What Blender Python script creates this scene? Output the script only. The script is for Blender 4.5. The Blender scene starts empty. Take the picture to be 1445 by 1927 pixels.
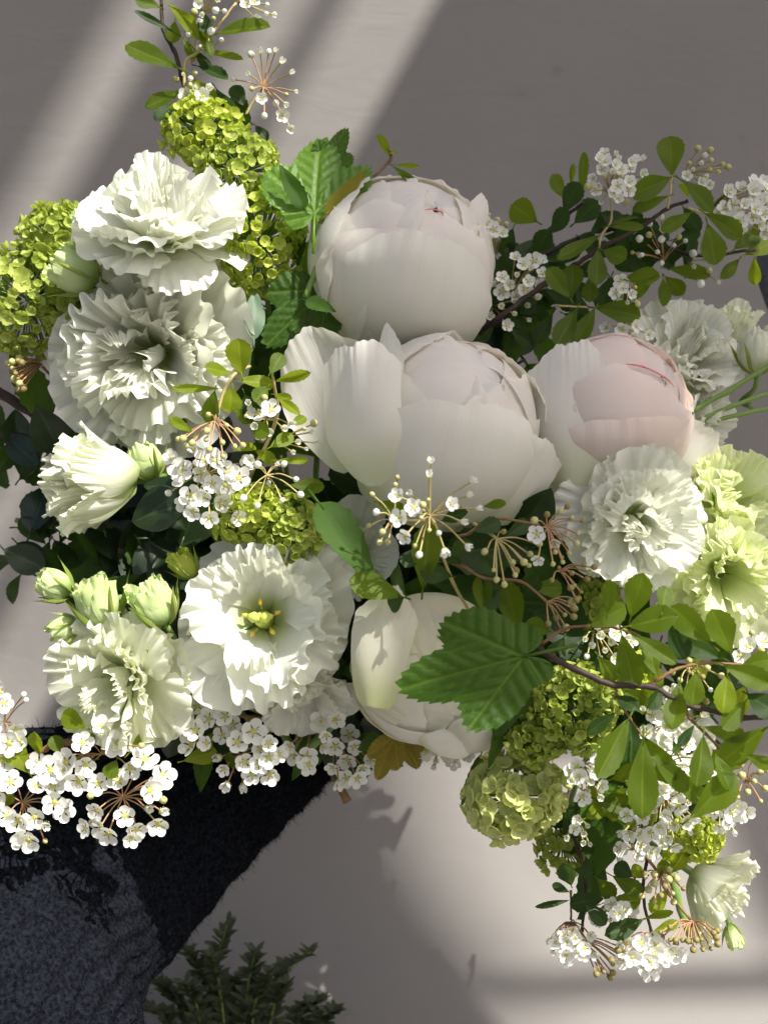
import bpy, math, random
import numpy as np
from mathutils import Vector, Matrix

# ------------------------------------------------------------------ camera, world, sun, exposure
scene = bpy.context.scene
C = scene.collection
R = math.radians
W0, H0 = 1445.0, 1927.0          # frame the photograph was measured in
FW = 0.40                        # metres across the frame at the bouquet plane y = 0
D = 0.62                         # camera distance from that plane
cam_data = bpy.data.cameras.new('camera')
cam = bpy.data.objects.new('camera', cam_data)
C.objects.link(cam)
cam.location = (0, -D, 0)
cam.rotation_euler = (R(90), 0, 0)
cam_data.sensor_fit = 'VERTICAL'
cam_data.sensor_height = 24.0
cam_data.lens = 24.0 * D / (FW * H0 / W0)
cam_data.clip_start = 0.01
cam_data.clip_end = 50
cam_data.dof.use_dof = True
cam_data.dof.focus_distance = 0.565
cam_data.dof.aperture_fstop = 7.0
scene.camera = cam

SUN = Vector((0.43, -0.50, 0.76)).normalized()      # towards the sun
world = bpy.data.worlds.new('World')
scene.world = world
world.use_nodes = True
wn = world.node_tree
sky = wn.nodes.new('ShaderNodeTexSky')
sky.sky_type = 'NISHITA'
sky.sun_disc = False
sky.sun_elevation = math.asin(SUN.z)
sky.sun_rotation = math.atan2(SUN.x, SUN.y)
sky.air_density = 0.7
sky.dust_density = 4.0
sky.ozone_density = 0.6
bg = wn.nodes['Background']
bg.inputs['Strength'].default_value = 0.082
wn.links.new(sky.outputs[0], bg.inputs['Color'])
sun_data = bpy.data.lights.new('sun', 'SUN')
sun_data.energy = 4.2
sun_data.angle = R(0.5)
sun_data.color = (1.0, 0.96, 0.89)
sun = bpy.data.objects.new('sun', sun_data)
C.objects.link(sun)
sun.rotation_euler = SUN.to_track_quat('Z', 'Y').to_euler()
vs = scene.view_settings
vs.view_transform = 'Standard'
vs.look = 'None'
vs.gamma = 1
vs.use_curve_mapping = False
vs.exposure = 0.95
scene.cycles.max_bounces = 6
scene.cycles.diffuse_bounces = 4
scene.cycles.transmission_bounces = 4
scene.cycles.use_adaptive_sampling = True
scene.cycles.adaptive_threshold = 0.02
scene.cycles.use_denoising = True

# ------------------------------------------------------------------ helpers
def at(px, py, d=0.0):
    """world point seen at photo position px,py, standing d metres in front of the plane y=0"""
    k = FW / W0 * (D - d) / D
    return Vector(((px - W0 / 2) * k, -d, (H0 / 2 - py) * k))

def mm(px, d=0.0):
    return px * FW / W0 * (D - d) / D

TOCAM = Vector((0, -1, 0))
WM = {}                                   # world matrices of what is built

def mesh(name, v, f, mats=(), uv=None, smooth=True, midx=None):
    me = bpy.data.meshes.new(name)
    me.from_pydata([tuple(p) for p in v], [], [tuple(q) for q in f])
    for m in mats:
        me.materials.append(m)
    if uv is not None:
        lay = me.uv_layers.new(name='uv')
        idx = np.empty(len(me.loops), dtype=np.int32)
        me.loops.foreach_get('vertex_index', idx)
        lay.data.foreach_set('uv', np.asarray(uv, dtype=np.float32)[idx].ravel())
    if smooth:
        me.polygons.foreach_set('use_smooth', [True] * len(me.polygons))
    if midx is not None:
        me.polygons.foreach_set('material_index', midx)
    me.update()
    return me

def put(name, data, parent=None, M=None, mat=None):
    """link an object; M is its world matrix"""
    o = bpy.data.objects.new(name, data)
    C.objects.link(o)
    M = M or Matrix()
    if parent is not None:
        o.parent = parent
        o.matrix_basis = WM[parent.name].inverted() @ M
    else:
        o.matrix_basis = M
    WM[o.name] = M
    return o

def thing(name, label, cat, loc, group=None, M=None):
    o = put(name, None, None, M or Matrix.Translation(loc))
    o.empty_display_size = 0.01
    o['label'] = label
    o['category'] = cat
    if group:
        o['group'] = group
    return o

def frame_z(axis, spin=0.0):
    """rotation with local Z along axis"""
    q = Vector(axis).normalized().to_track_quat('Z', 'Y')
    return q.to_matrix().to_4x4() @ Matrix.Rotation(spin, 4, 'Z')

def frame_yz(y, z):
    """rotation with local Y along y and local Z as near z as possible"""
    y = Vector(y).normalized()
    z = Vector(z)
    z = z - y * z.dot(y)
    if z.length < 1e-5:
        z = y.orthogonal()
    z.normalize()
    x = y.cross(z)
    return Matrix((x, y, z)).transposed().to_4x4()

def spline(pts, n=6):
    """Catmull-Rom through points"""
    P = [np.array(p, float) for p in pts]
    if len(P) == 2:
        return [P[0] + (P[1] - P[0]) * t for t in np.linspace(0, 1, n + 1)]
    P = [2 * P[0] - P[1]] + P + [2 * P[-1] - P[-2]]
    out = []
    for i in range(1, len(P) - 2):
        for t in np.linspace(0, 1, n, endpoint=False):
            a, b, c, e = P[i - 1], P[i], P[i + 1], P[i + 2]
            out.append(0.5 * (2 * b + (c - a) * t + (2 * a - 5 * b + 4 * c - e) * t * t + (3 * b - a - 3 * c + e) * t ** 3))
    out.append(P[-2])
    return out

def tube(pts, radii, ns=6, cap=True):
    """verts, faces of a tube along pts"""
    pts = [np.array(p, float) for p in pts]
    n = len(pts)
    if not hasattr(radii, '__len__'):
        radii = [radii] * n
    radii = np.interp(np.linspace(0, 1, n), np.linspace(0, 1, len(radii)), radii)
    V, F = [], []
    up = None
    for i in range(n):
        t = pts[min(i + 1, n - 1)] - pts[max(i - 1, 0)]
        t = t / (np.linalg.norm(t) + 1e-12)
        if up is None:
            up = np.array([0.3, 0.9, 0.2])
        up = up - t * up.dot(t)
        up /= np.linalg.norm(up) + 1e-12
        s = np.cross(t, up)
        for k in range(ns):
            a = 2 * math.pi * k / ns
            V.append(pts[i] + radii[i] * (math.cos(a) * up + math.sin(a) * s))
    for i in range(n - 1):
        for k in range(ns):
            a, b = i * ns + k, i * ns + (k + 1) % ns
            F.append((a, b, b + ns, a + ns))
    if cap:
        F.append(tuple(range(ns))[::-1])
        F.append(tuple(range((n - 1) * ns, n * ns)))
    return V, F

def merge(parts):
    V, F, I = [], [], []
    for v, f, m in parts:
        o = len(V)
        V += list(v)
        F += [tuple(a + o for a in q) for q in f]
        I += [m] * len(f)
    return V, F, I

# ------------------------------------------------------------------ materials
def node_mat(name):
    m = bpy.data.materials.new(name)
    m.use_nodes = True
    nt = m.node_tree
    return m, nt, nt.nodes['Principled BSDF'], nt.nodes['Material Output']

def leafy(name, col, col2, trans, tcol, rough=0.45, bump=0.0, grad=None, scale=60, veins=False, spec=0.35, uvbump=(7, 0.8), pink=None):
    """thin plant tissue: mottled colour, light passing through, optional base-to-tip colour and lengthwise ribs"""
    m, nt, bs, out = node_mat(name)
    N, L = nt.nodes.new, nt.links.new
    tc = N('ShaderNodeTexCoord')
    oi = N('ShaderNodeObjectInfo')
    nz = N('ShaderNodeTexNoise'); nz.inputs['Scale'].default_value = scale; nz.inputs['Detail'].default_value = 4
    L(tc.outputs['Object'], nz.inputs['Vector'])
    add = N('ShaderNodeMath'); add.operation = 'MULTIPLY_ADD'
    L(oi.outputs['Random'], add.inputs[0]); add.inputs[1].default_value = 0.55
    L(nz.outputs['Fac'], add.inputs[2])
    rmp = N('ShaderNodeMapRange'); rmp.inputs['From Min'].default_value = 0.4; rmp.inputs['From Max'].default_value = 1.15
    L(add.outputs[0], rmp.inputs['Value'])
    mix = N('ShaderNodeMix'); mix.data_type = 'RGBA'
    mix.inputs['A'].default_value = (*col, 1); mix.inputs['B'].default_value = (*col2, 1)
    L(rmp.outputs[0], mix.inputs['Factor'])
    c = mix.outputs['Result']
    uvn = N('ShaderNodeUVMap'); uvn.uv_map = 'uv'
    sep = N('ShaderNodeSeparateXYZ'); L(uvn.outputs[0], sep.inputs[0])
    if grad:                              # colour of the petal's base, fading out by grad[1] of its length
        g = N('ShaderNodeMapRange'); g.interpolation_type = 'SMOOTHSTEP'
        g.inputs['From Min'].default_value = grad[2] if len(grad) > 2 else 0.0; g.inputs['From Max'].default_value = grad[1]
        g.inputs['To Min'].default_value = 1; g.inputs['To Max'].default_value = 0
        L(sep.outputs['Y'], g.inputs['Value'])
        mx = N('ShaderNodeMix'); mx.data_type = 'RGBA'
        L(g.outputs[0], mx.inputs['Factor']); L(c, mx.inputs['A']); mx.inputs['B'].default_value = (*grad[0], 1)
        c = mx.outputs['Result']
    if pink:                              # flush of colour in soft patches
        n3 = N('ShaderNodeTexNoise'); n3.inputs['Scale'].default_value = 28; n3.inputs['Detail'].default_value = 2
        L(tc.outputs['Object'], n3.inputs['Vector'])
        g3 = N('ShaderNodeMapRange'); g3.inputs['From Min'].default_value = 0.38; g3.inputs['From Max'].default_value = 0.68
        L(n3.outputs['Fac'], g3.inputs['Value'])
        mx3 = N('ShaderNodeMix'); mx3.data_type = 'RGBA'
        L(g3.outputs[0], mx3.inputs['Factor']); L(c, mx3.inputs['A']); mx3.inputs['B'].default_value = (*pink, 1)
        c = mx3.outputs['Result']
    if veins:                             # paler midrib and side veins
        ax = N('ShaderNodeMath'); ax.operation = 'SUBTRACT'; L(sep.outputs['X'], ax.inputs[0]); ax.inputs[1].default_value = 0.5
        ab = N('ShaderNodeMath'); ab.operation = 'ABSOLUTE'; L(ax.outputs[0], ab.inputs[0])
        mid = N('ShaderNodeMapRange'); mid.inputs['From Min'].default_value = 0.012; mid.inputs['From Max'].default_value = 0.04
        mid.inputs['To Min'].default_value = 0.6; mid.inputs['To Max'].default_value = 0
        L(ab.outputs[0], mid.inputs['Value'])
        sv = N('ShaderNodeMath'); sv.operation = 'MULTIPLY_ADD'; L(ab.outputs[0], sv.inputs[0]); sv.inputs[1].default_value = -0.9; L(sep.outputs['Y'], sv.inputs[2])
        sm = N('ShaderNodeMath'); sm.operation = 'MULTIPLY'; L(sv.outputs[0], sm.inputs[0]); sm.inputs[1].default_value = 6.0
        fr = N('ShaderNodeMath'); fr.operation = 'FRACT'; L(sm.outputs[0], fr.inputs[0])
        sl = N('ShaderNodeMapRange'); sl.inputs['From Min'].default_value = 0.0; sl.inputs['From Max'].default_value = 0.12
        sl.inputs['To Min'].default_value = 0.28; sl.inputs['To Max'].default_value = 0
        L(fr.outputs[0], sl.inputs['Value'])
        mxv = N('ShaderNodeMath'); mxv.operation = 'MAXIMUM'; L(mid.outputs[0], mxv.inputs[0]); L(sl.outputs[0], mxv.inputs[1])
        mv = N('ShaderNodeMix'); mv.data_type = 'RGBA'
        L(mxv.outputs[0], mv.inputs['Factor']); L(c, mv.inputs['A'])
        mv.inputs['B'].default_value = (col2[0] * 1.9 + .02, col2[1] * 1.6 + .02, col2[2] * 1.6 + .01, 1)
        c = mv.outputs['Result']
    if name.startswith('viburnum') or name.startswith('autumn'):
        at_ = N('ShaderNodeAttribute'); at_.attribute_name = 'vein'
        va = N('ShaderNodeMath'); va.operation = 'MULTIPLY'; L(at_.outputs['Fac'], va.inputs[0]); va.inputs[1].default_value = .55
        mv2 = N('ShaderNodeMix'); mv2.data_type = 'RGBA'; L(va.outputs[0], mv2.inputs['Factor']); L(c, mv2.inputs['A'])
        mv2.inputs['B'].default_value = (col2[0] * 2.4 + .02, col2[1] * 1.9 + .02, col2[2] * 1.6 + .01, 1)
        c = mv2.outputs['Result']
    L(c, bs.inputs['Base Color'])
    bs.inputs['Roughness'].default_value = rough
    bs.inputs['Specular IOR Level'].default_value = spec
    if bump:
        mp = N('ShaderNodeMapping'); mp.inputs['Scale'].default_value = (uvbump[0], uvbump[1], 1)
        L(uvn.outputs[0], mp.inputs['Vector'])
        n2 = N('ShaderNodeTexNoise'); n2.inputs['Scale'].default_value = 4; n2.inputs['Detail'].default_value = 5; n2.inputs['Roughness'].default_value = 0.6
        L(mp.outputs[0], n2.inputs['Vector'])
        bp = N('ShaderNodeBump'); bp.inputs['Strength'].default_value = bump; bp.inputs['Distance'].default_value = 0.002
        L(n2.outputs['Fac'], bp.inputs['Height'])
        L(bp.outputs[0], bs.inputs['Normal'])
    tr = N('ShaderNodeBsdfTranslucent')
    tm = N('ShaderNodeMix'); tm.data_type = 'RGBA'; tm.blend_type = 'MULTIPLY'; tm.inputs['Factor'].default_value = 0.5
    tm.inputs['A'].default_value = (*tcol, 1)
    L(c, tm.inputs['B'])
    L(tm.outputs['Result'], tr.inputs['Color'])
    ms = N('ShaderNodeMixShader'); ms.inputs['Fac'].default_value = trans
    L(bs.outputs[0], ms.inputs[1]); L(tr.outputs[0], ms.inputs[2])
    L(ms.outputs[0], out.inputs['Surface'])
    return m

def plain(name, col, rough=0.6, col2=None, scale=80, bump=0.0, spec=0.3, sheen=0.0):
    m, nt, bs, out = node_mat(name)
    N, L = nt.nodes.new, nt.links.new
    tc = N('ShaderNodeTexCoord')
    nz = N('ShaderNodeTexNoise'); nz.inputs['Scale'].default_value = scale; nz.inputs['Detail'].default_value = 5
    L(tc.outputs['Object'], nz.inputs['Vector'])
    mix = N('ShaderNodeMix'); mix.data_type = 'RGBA'
    mix.inputs['A'].default_value = (*col, 1); mix.inputs['B'].default_value = (*(col2 or col), 1)
    mr = N('ShaderNodeMapRange'); mr.inputs['From Min'].default_value = 0.35; mr.inputs['From Max'].default_value = 0.65
    L(nz.outputs['Fac'], mr.inputs['Value']); L(mr.outputs[0], mix.inputs['Factor'])
    L(mix.outputs['Result'], bs.inputs['Base Color'])
    bs.inputs['Roughness'].default_value = rough
    bs.inputs['Specular IOR Level'].default_value = spec
    bs.inputs['Sheen Weight'].default_value = sheen
    if bump:
        bp = N('ShaderNodeBump'); bp.inputs['Strength'].default_value = bump; bp.inputs['Distance'].default_value = 0.002
        L(nz.outputs['Fac'], bp.inputs['Height']); L(bp.outputs[0], bs.inputs['Normal'])
    return m

WHITE_T = (0.95, 0.97, 0.80)
M_lis = leafy('lisianthus_petal', (.85, .855, .82), (.82, .83, .77), .45, WHITE_T, .55, .25, ((.50, .60, .20), .50, .08), 90)
M_lis_g = leafy('lisianthus_petal_cream', (.84, .85, .76), (.81, .83, .69), .43, (.95, .98, .72), .55, .25, ((.56, .66, .26), .55, .1), 90)
M_lis_y = leafy('lisianthus_petal_lime', (.84, .87, .70), (.82, .87, .60), .50, (.96, 1.0, .60), .55, .25, ((.58, .70, .22), .75, .1), 90)
M_lis_v = leafy('lisianthus_petal_green_backed', (.56, .62, .36), (.48, .56, .26), .35, (.8, .9, .4), .55, .3, ((.20, .30, .07), .75, .1), 90)
M_bud = leafy('lisianthus_bud_petal', (.62, .74, .34), (.70, .78, .46), .40, (.8, .95, .4), .5, .3, ((.26, .42, .08), .6, .05), 90)
M_peo = leafy('peony_petal_white', (.89, .875, .825), (.86, .85, .79), .42, (.96, .95, .82), .45, .20, ((.68, .74, .50), .42, .0), 40, spec=.3, uvbump=(22, .8))
M_peo_p = leafy('peony_petal_blush', (.89, .845, .80), (.885, .815, .765), .42, (.98, .84, .74), .45, .20, ((.78, .76, .62), .38, .0), 40, spec=.3, uvbump=(22, .8), pink=(.89, .775, .71))
M_peo_w = leafy('peony_petal_warm', (.89, .868, .825), (.88, .85, .805), .42, (.98, .92, .80), .45, .20, ((.72, .76, .56), .40, .0), 40, spec=.3, uvbump=(22, .8))
M_peo_c = leafy('peony_petal_cream', (.78, .78, .60), (.80, .77, .66), .42, (.95, .94, .70), .45, .20, ((.60, .66, .34), .5, .0), 40, spec=.3, uvbump=(22, .8))
M_red = plain('peony_petal_edge_crimson', (.58, .10, .13), .5, (.74, .30, .28), 400)
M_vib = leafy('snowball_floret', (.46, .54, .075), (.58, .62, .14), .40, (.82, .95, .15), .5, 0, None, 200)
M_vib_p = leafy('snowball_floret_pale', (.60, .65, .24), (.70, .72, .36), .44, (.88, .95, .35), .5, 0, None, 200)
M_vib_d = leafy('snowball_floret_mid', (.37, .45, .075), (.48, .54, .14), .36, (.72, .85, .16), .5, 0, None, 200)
M_spi = leafy('spirea_petal', (.86, .86, .83), (.82, .83, .78), .32, (.96, .97, .86), .5, 0, None, 300)
M_spi_c = plain('spirea_centre', (.55, .48, .10), .6, (.42, .46, .10), 900)
M_spi_b = plain('spirea_bud', (.48, .45, .22), .55, (.36, .36, .12), 500)
M_spi_bd = plain('spirea_bud_brown', (.26, .19, .08), .55, (.22, .21, .06), 500)
M_sep = leafy('sepal', (.20, .28, .05), (.30, .34, .08), .25, (.5, .7, .1), .5, 0, None, 200)
M_ped = plain('flower_stalk_tan', (.38, .34, .12), .55, (.46, .36, .17), 200)
M_ped_r = plain('flower_stalk_red', (.44, .22, .13), .55, (.42, .30, .14), 200)
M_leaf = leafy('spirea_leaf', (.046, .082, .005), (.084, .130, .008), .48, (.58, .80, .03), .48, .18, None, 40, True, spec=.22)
M_leaf_d = leafy('spirea_leaf_shaded', (.011, .028, .005), (.024, .050, .007), .26, (.22, .50, .04), .48, .18, None, 40, True, spec=.22)  # darkened copy: the shade of the gaps is put into its colour
M_leaf_l = leafy('spirea_leaf_young_lit', (.12, .18, .007), (.17, .225, .010), .48, (.75, .92, .04), .45, .18, None, 40, True, spec=.25)  # lighter copy: sunlight put into the leaf colour; also serves young shoots
M_vleaf = leafy('viburnum_leaf', (.028, .070, .007), (.044, .095, .010), .32, (.38, .72, .04), .46, .35, None, 50, False, spec=.22, uvbump=(10, 10))
M_vleaf_l = leafy('viburnum_leaf_fresh', (.075, .16, .014), (.10, .20, .02), .40, (.45, .90, .15), .34, .35, None, 50, False, spec=.45, uvbump=(10, 10))
M_vleaf_y = leafy('autumn_leaf', (.20, .25, .015), (.22, .17, .02), .38, (.8, .6, .06), .5, .35, None, 70, False, uvbump=(10, 10))
M_dark = leafy('glossy_dark_leaf_shaded', (.007, .019, .005), (.013, .030, .007), .15, (.15, .4, .08), .36, .15, None, 40, True, spec=.5)  # dark glossy leaf, its colour lowered further to paint shade into the gaps
M_grey = leafy('grey_green_leaf', (.10, .16, .10), (.13, .19, .12), .22, (.3, .6, .2), .5, .1, None, 40, False)
M_stem = plain('green_stem', (.13, .22, .05), .45, (.18, .27, .07), 60, .1)
M_twig = plain('dark_twig', (.030, .020, .018), .6, (.055, .034, .026), 150, .4)
M_twig_r = plain('red_brown_twig', (.16, .08, .04), .55, (.24, .15, .06), 150, .3)
M_pistil = plain('lisianthus_pistil', (.55, .58, .10), .5, (.40, .52, .10), 300)
M_anther = plain('lisianthus_anther', (.75, .45, .04), .6, (.65, .50, .08), 500)

# ------------------------------------------------------------------ backdrop
def wall_material():
    m, nt, bs, out = node_mat('smooth_plaster')
    N, L = nt.nodes.new, nt.links.new
    tc = N('ShaderNodeTexCoord')
    n1 = N('ShaderNodeTexNoise'); n1.inputs['Scale'].default_value = 7; n1.inputs['Detail'].default_value = 6
    L(tc.outputs['Object'], n1.inputs['Vector'])
    mix = N('ShaderNodeMix'); mix.data_type = 'RGBA'
    mix.inputs['A'].default_value = (.178, .168, .156, 1); mix.inputs['B'].default_value = (.226, .213, .197, 1)
    L(n1.outputs['Fac'], mix.inputs['Factor'])
    n3 = N('ShaderNodeTexNoise'); n3.inputs['Scale'].default_value = 26; n3.inputs['Detail'].default_value = 2
    L(tc.outputs['Object'], n3.inputs['Vector'])
    sp = N('ShaderNodeMapRange'); sp.inputs['From Min'].default_value = 0.70; sp.inputs['From Max'].default_value = 0.78
    sp.inputs['To Max'].default_value = 0.35
    L(n3.outputs['Fac'], sp.inputs['Value'])
    mx = N('ShaderNodeMix'); mx.data_type = 'RGBA'
    L(sp.outputs[0], mx.inputs['Factor']); L(mix.outputs['Result'], mx.inputs['A']); mx.inputs['B'].default_value = (.10, .088, .075, 1)
    L(mx.outputs['Result'], bs.inputs['Base Color'])
    bs.inputs['Roughness'].default_value = 0.8
    mp = N('ShaderNodeMapping'); mp.inputs['Scale'].default_value = (1, 1, 2.5); mp.inputs['Rotation'].default_value = (0, .5, 0)
    L(tc.outputs['Object'], mp.inputs['Vector'])
    n2 = N('ShaderNodeTexNoise'); n2.inputs['Scale'].default_value = 14; n2.inputs['Detail'].default_value = 8; n2.inputs['Distortion'].default_value = 1.2
    L(mp.outputs[0], n2.inputs['Vector'])
    bp = N('ShaderNodeBump'); bp.inputs['Strength'].default_value = 0.14; bp.inputs['Distance'].default_value = 0.006
    L(n2.outputs['Fac'], bp.inputs['Height']); L(bp.outputs[0], bs.inputs['Normal'])
    return m
M_wall = wall_material()
YW = 0.30                                # wall stands this far behind the bouquet plane
prof = [(YW, 0.9), (YW, 0.4), (YW, 0.0), (YW, -0.10)]
rad, zc = 0.26, -0.10
for k in range(1, 13):
    a = R(90 * k / 12)
    prof.append((YW - rad * (1 - math.cos(a)), zc - rad * math.sin(a)))
prof += [(-0.3, zc - rad), (-1.6, zc - rad)]
xs = np.linspace(-1.6, 1.6, 9)
V = [(x, y, z) for (y, z) in prof for x in xs]
nx = len(xs)
F = [(i * nx + j, (i + 1) * nx + j, (i + 1) * nx + j + 1, i * nx + j + 1) for i in range(len(prof) - 1) for j in range(nx - 1)]
wall = put('wall', mesh('wall', V, F, [M_wall]))
wall['kind'] = 'structure'

# unseen boards added out of frame, cut to shape sunlight on wall and flowers
M_blocker = plain('blocker_board', (.55, .53, .50), .5, (.60, .58, .55), 20)
blockers = put('sun_blockers', None)
blockers['kind'] = 'structure'
def board(name, poly, t=1.55):
    pts = [at(x, y, 0) + SUN * t for x, y in poly]
    n = len(pts)
    v = pts + [p + SUN * 0.03 for p in pts]
    f = [tuple(range(n)), tuple(range(n, 2 * n))[::-1]] + [(i, (i + 1) % n, (i + 1) % n + n, i + n) for i in range(n)]
    return put(name, mesh(name, v, f, [M_blocker], smooth=False), blockers)
def wall_line(x0, y):                    # where a light edge crossing the wall's top at x0 runs, seen on the bouquet plane
    k = (D + YW) / D
    p = at(x0 - 0.55 * y, y, -YW)
    p = p + SUN * (YW / -SUN.y)
    return (p.x / (FW / W0) + W0 / 2, H0 / 2 - p.z / (FW / W0))
board('centre_blocker', [wall_line(820, -300), wall_line(820, 1390), (560, 420), (520, 560), (515, 850), (500, 1000), (415, 1180), (375, 1400), (420, 1560), (440, 1620), (430, 1900), (520, 1970),
                   (590, 1960), (640, 1900), (710, 1750), (850, 1450), (960, 1290), (1110, 1190), (1125, 1100), (1130, 1020), (1180, 900), (1320, 680), (1480, 420), (1500, 60), (3400, 60), (3400, -2500)])
board('side_blocker', [(1240, 440), (1300, 30), (1450, 30), (1460, 600), (1460, 1500), (1400, 1800), (1330, 1650), (1215, 1500), (1225, 1250), (1225, 950), (1240, 690)], 2.2)  # added to stop sun that would throw the bouquet's shadow on the wall
board('side_blocker', [(1330, -120), (1640, -120), (1640, 1330), (1340, 1330)], 9.0)
board('band_blocker', [(1500, 1050), (3400, 960), (3400, 1130), (1500, 1210)], 3.4)  # added to lay a darker band along the wall's foot
board('side_blocker', [(2480, 75), (3400, 75), (3400, 1000), (2300, 1000)], 5.1)
board('streak_blocker', [wall_line(585, -300), wall_line(585, 1250), wall_line(650, 1250), wall_line(650, -300)], 3.2)  # added to draw a dark streak across the sunlit wall
board('streak_blocker', [wall_line(325, -300), wall_line(325, 1000), wall_line(495, 1000), wall_line(495, -300)], 3.2)
board('left_blocker', [wall_line(-800, -300), wall_line(-800, 700), wall_line(235, 700), wall_line(235, -300)], 4.0)

# ------------------------------------------------------------------ petals
def petal(rng, nu, nv, L, ang, hw, r0=0.0, tip=0.3, ruf=0.0, freq=3, fringe=0.0, lift=0.0, base=0.45, rpow=3.0, wob=0.0, lat=0.0, offs=0.0, sq=1.0, tpow=2.3, hf=2.3, vp=.85):
    """a petal as a ruffled patch on a surface of revolution; ang = slope from the axis (degrees) along the petal"""
    s = np.linspace(0, 1, 80)
    a = np.interp(s, np.linspace(0, 1, len(ang)), np.radians(ang))
    ker = np.ones(13) / 13
    a = np.convolve(np.pad(a, 6, mode='edge'), ker, 'valid')
    ds = L / 79
    rr = r0 + np.concatenate([[0], np.cumsum(np.sin(a[:-1]) * ds)])
    zz = np.concatenate([[0], np.cumsum(np.cos(a[:-1]) * ds)])
    u, v = np.meshgrid(np.linspace(-1, 1, nu), np.linspace(0, 1, nv) ** vp, indexing='ij')
    ph = rng.uniform(0, 6.28, 12)
    vl = 1 - tip * np.abs(u) ** tpow
    vl = vl + fringe * (np.sin(9 * u + ph[0]) * .5 + np.sin(17 * u + ph[1]) * .35 + np.sin(31 * u + ph[2]) * .3 + .4 * np.sin(4 * u + ph[3]))
    vv = np.clip(v * vl, 0, 1.0)
    r = np.interp(vv, s, rr); z = np.interp(vv, s, zz)
    aa = np.interp(vv, s, a)
    ex = np.maximum(v * vl - 1.0, 0) * L           # run on past the profile's end
    r = r + ex * np.sin(aa); z = z + ex * np.cos(aa)
    w = base + (1 - base) * np.clip(vv / 0.55, 0, 1) ** 0.8
    f1, f2, f3 = freq * rng.uniform(.85, 1.15), freq * hf * rng.uniform(.88, 1.12), freq * hf * 1.75
    warp = u * 1.6 + (.20 * np.sin(3 * u + ph[10]) + .07 * np.sin(7 * u + ph[11]))
    am = .75 + .45 * np.sin(2.3 * u + ph[2])
    rip = v ** rpow * (.50 * np.sin(f1 * u * 1.6 + ph[4] + 1.2 * vv)) + v ** (rpow + 2.5) * am * (.85 * np.sin(f2 * warp + ph[5] - 1.5 * vv)) + v ** (rpow + 6) * .22 * np.sin(f3 * warp + ph[6])
    dis = ruf * L * rip + lift * L * (np.abs(u) ** 3) * v + wob * L * np.sin(1.7 * u + ph[7] + 2.2 * vv) * np.sin(2.6 * vv + ph[8]) * np.clip(v * 3, 0, 1) + offs
    r = r + dis * np.cos(aa); z = z - dis * np.sin(aa)
    az = np.radians(hw) * w * (u - lat * v ** (rpow + 1) * np.sin(2 * (f2 * warp + ph[5] - 1.5 * vv)) / (f2 * 1.6))
    x, y = r * np.cos(az), r * np.sin(az) * sq
    P = np.stack([x, y, z], -1).reshape(-1, 3)
    uv = np.stack([(u + 1) / 2, vv], -1).reshape(-1, 2)
    F = [(i * nv + j, (i + 1) * nv + j, (i + 1) * nv + j + 1, i * nv + j + 1) for i in range(nu - 1) for j in range(nv - 1)]
    return P, F, uv

def add_petal(root, M, mat, phi, name='petal', tilt=0.0, **kw):
    P, F, uv = petal(**kw)
    me = mesh(name, P, F, [mat], uv)
    return put(name, me, root, M @ Matrix.Rotation(phi, 4, 'Z') @ Matrix.Rotation(tilt, 4, 'Y'))

BIND = at(560, 1430, -0.13)              # where the stems are gathered
def stem_to(root, p, axis, r, mat=None, end=None, name='stem'):
    p = Vector(p); axis = Vector(axis).normalized()
    e = Vector(end) if end is not None else BIND + Vector((random.uniform(-.012, .012), random.uniform(-.012, .012), random.uniform(-.012, .012)))
    q = p - axis * min(0.03, (e - p).length * .4) + Vector((0, min(.02, (e - p).length * .3), 0))
    pts = spline([p + axis * 0.002, q, (q + e) / 2 + Vector((0, .02, 0)), e], 6)
    v, f = tube(pts, [r, r * .9, r], 7)
    return put(name, mesh(name, v, f, [mat or M_stem]), root)

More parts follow.
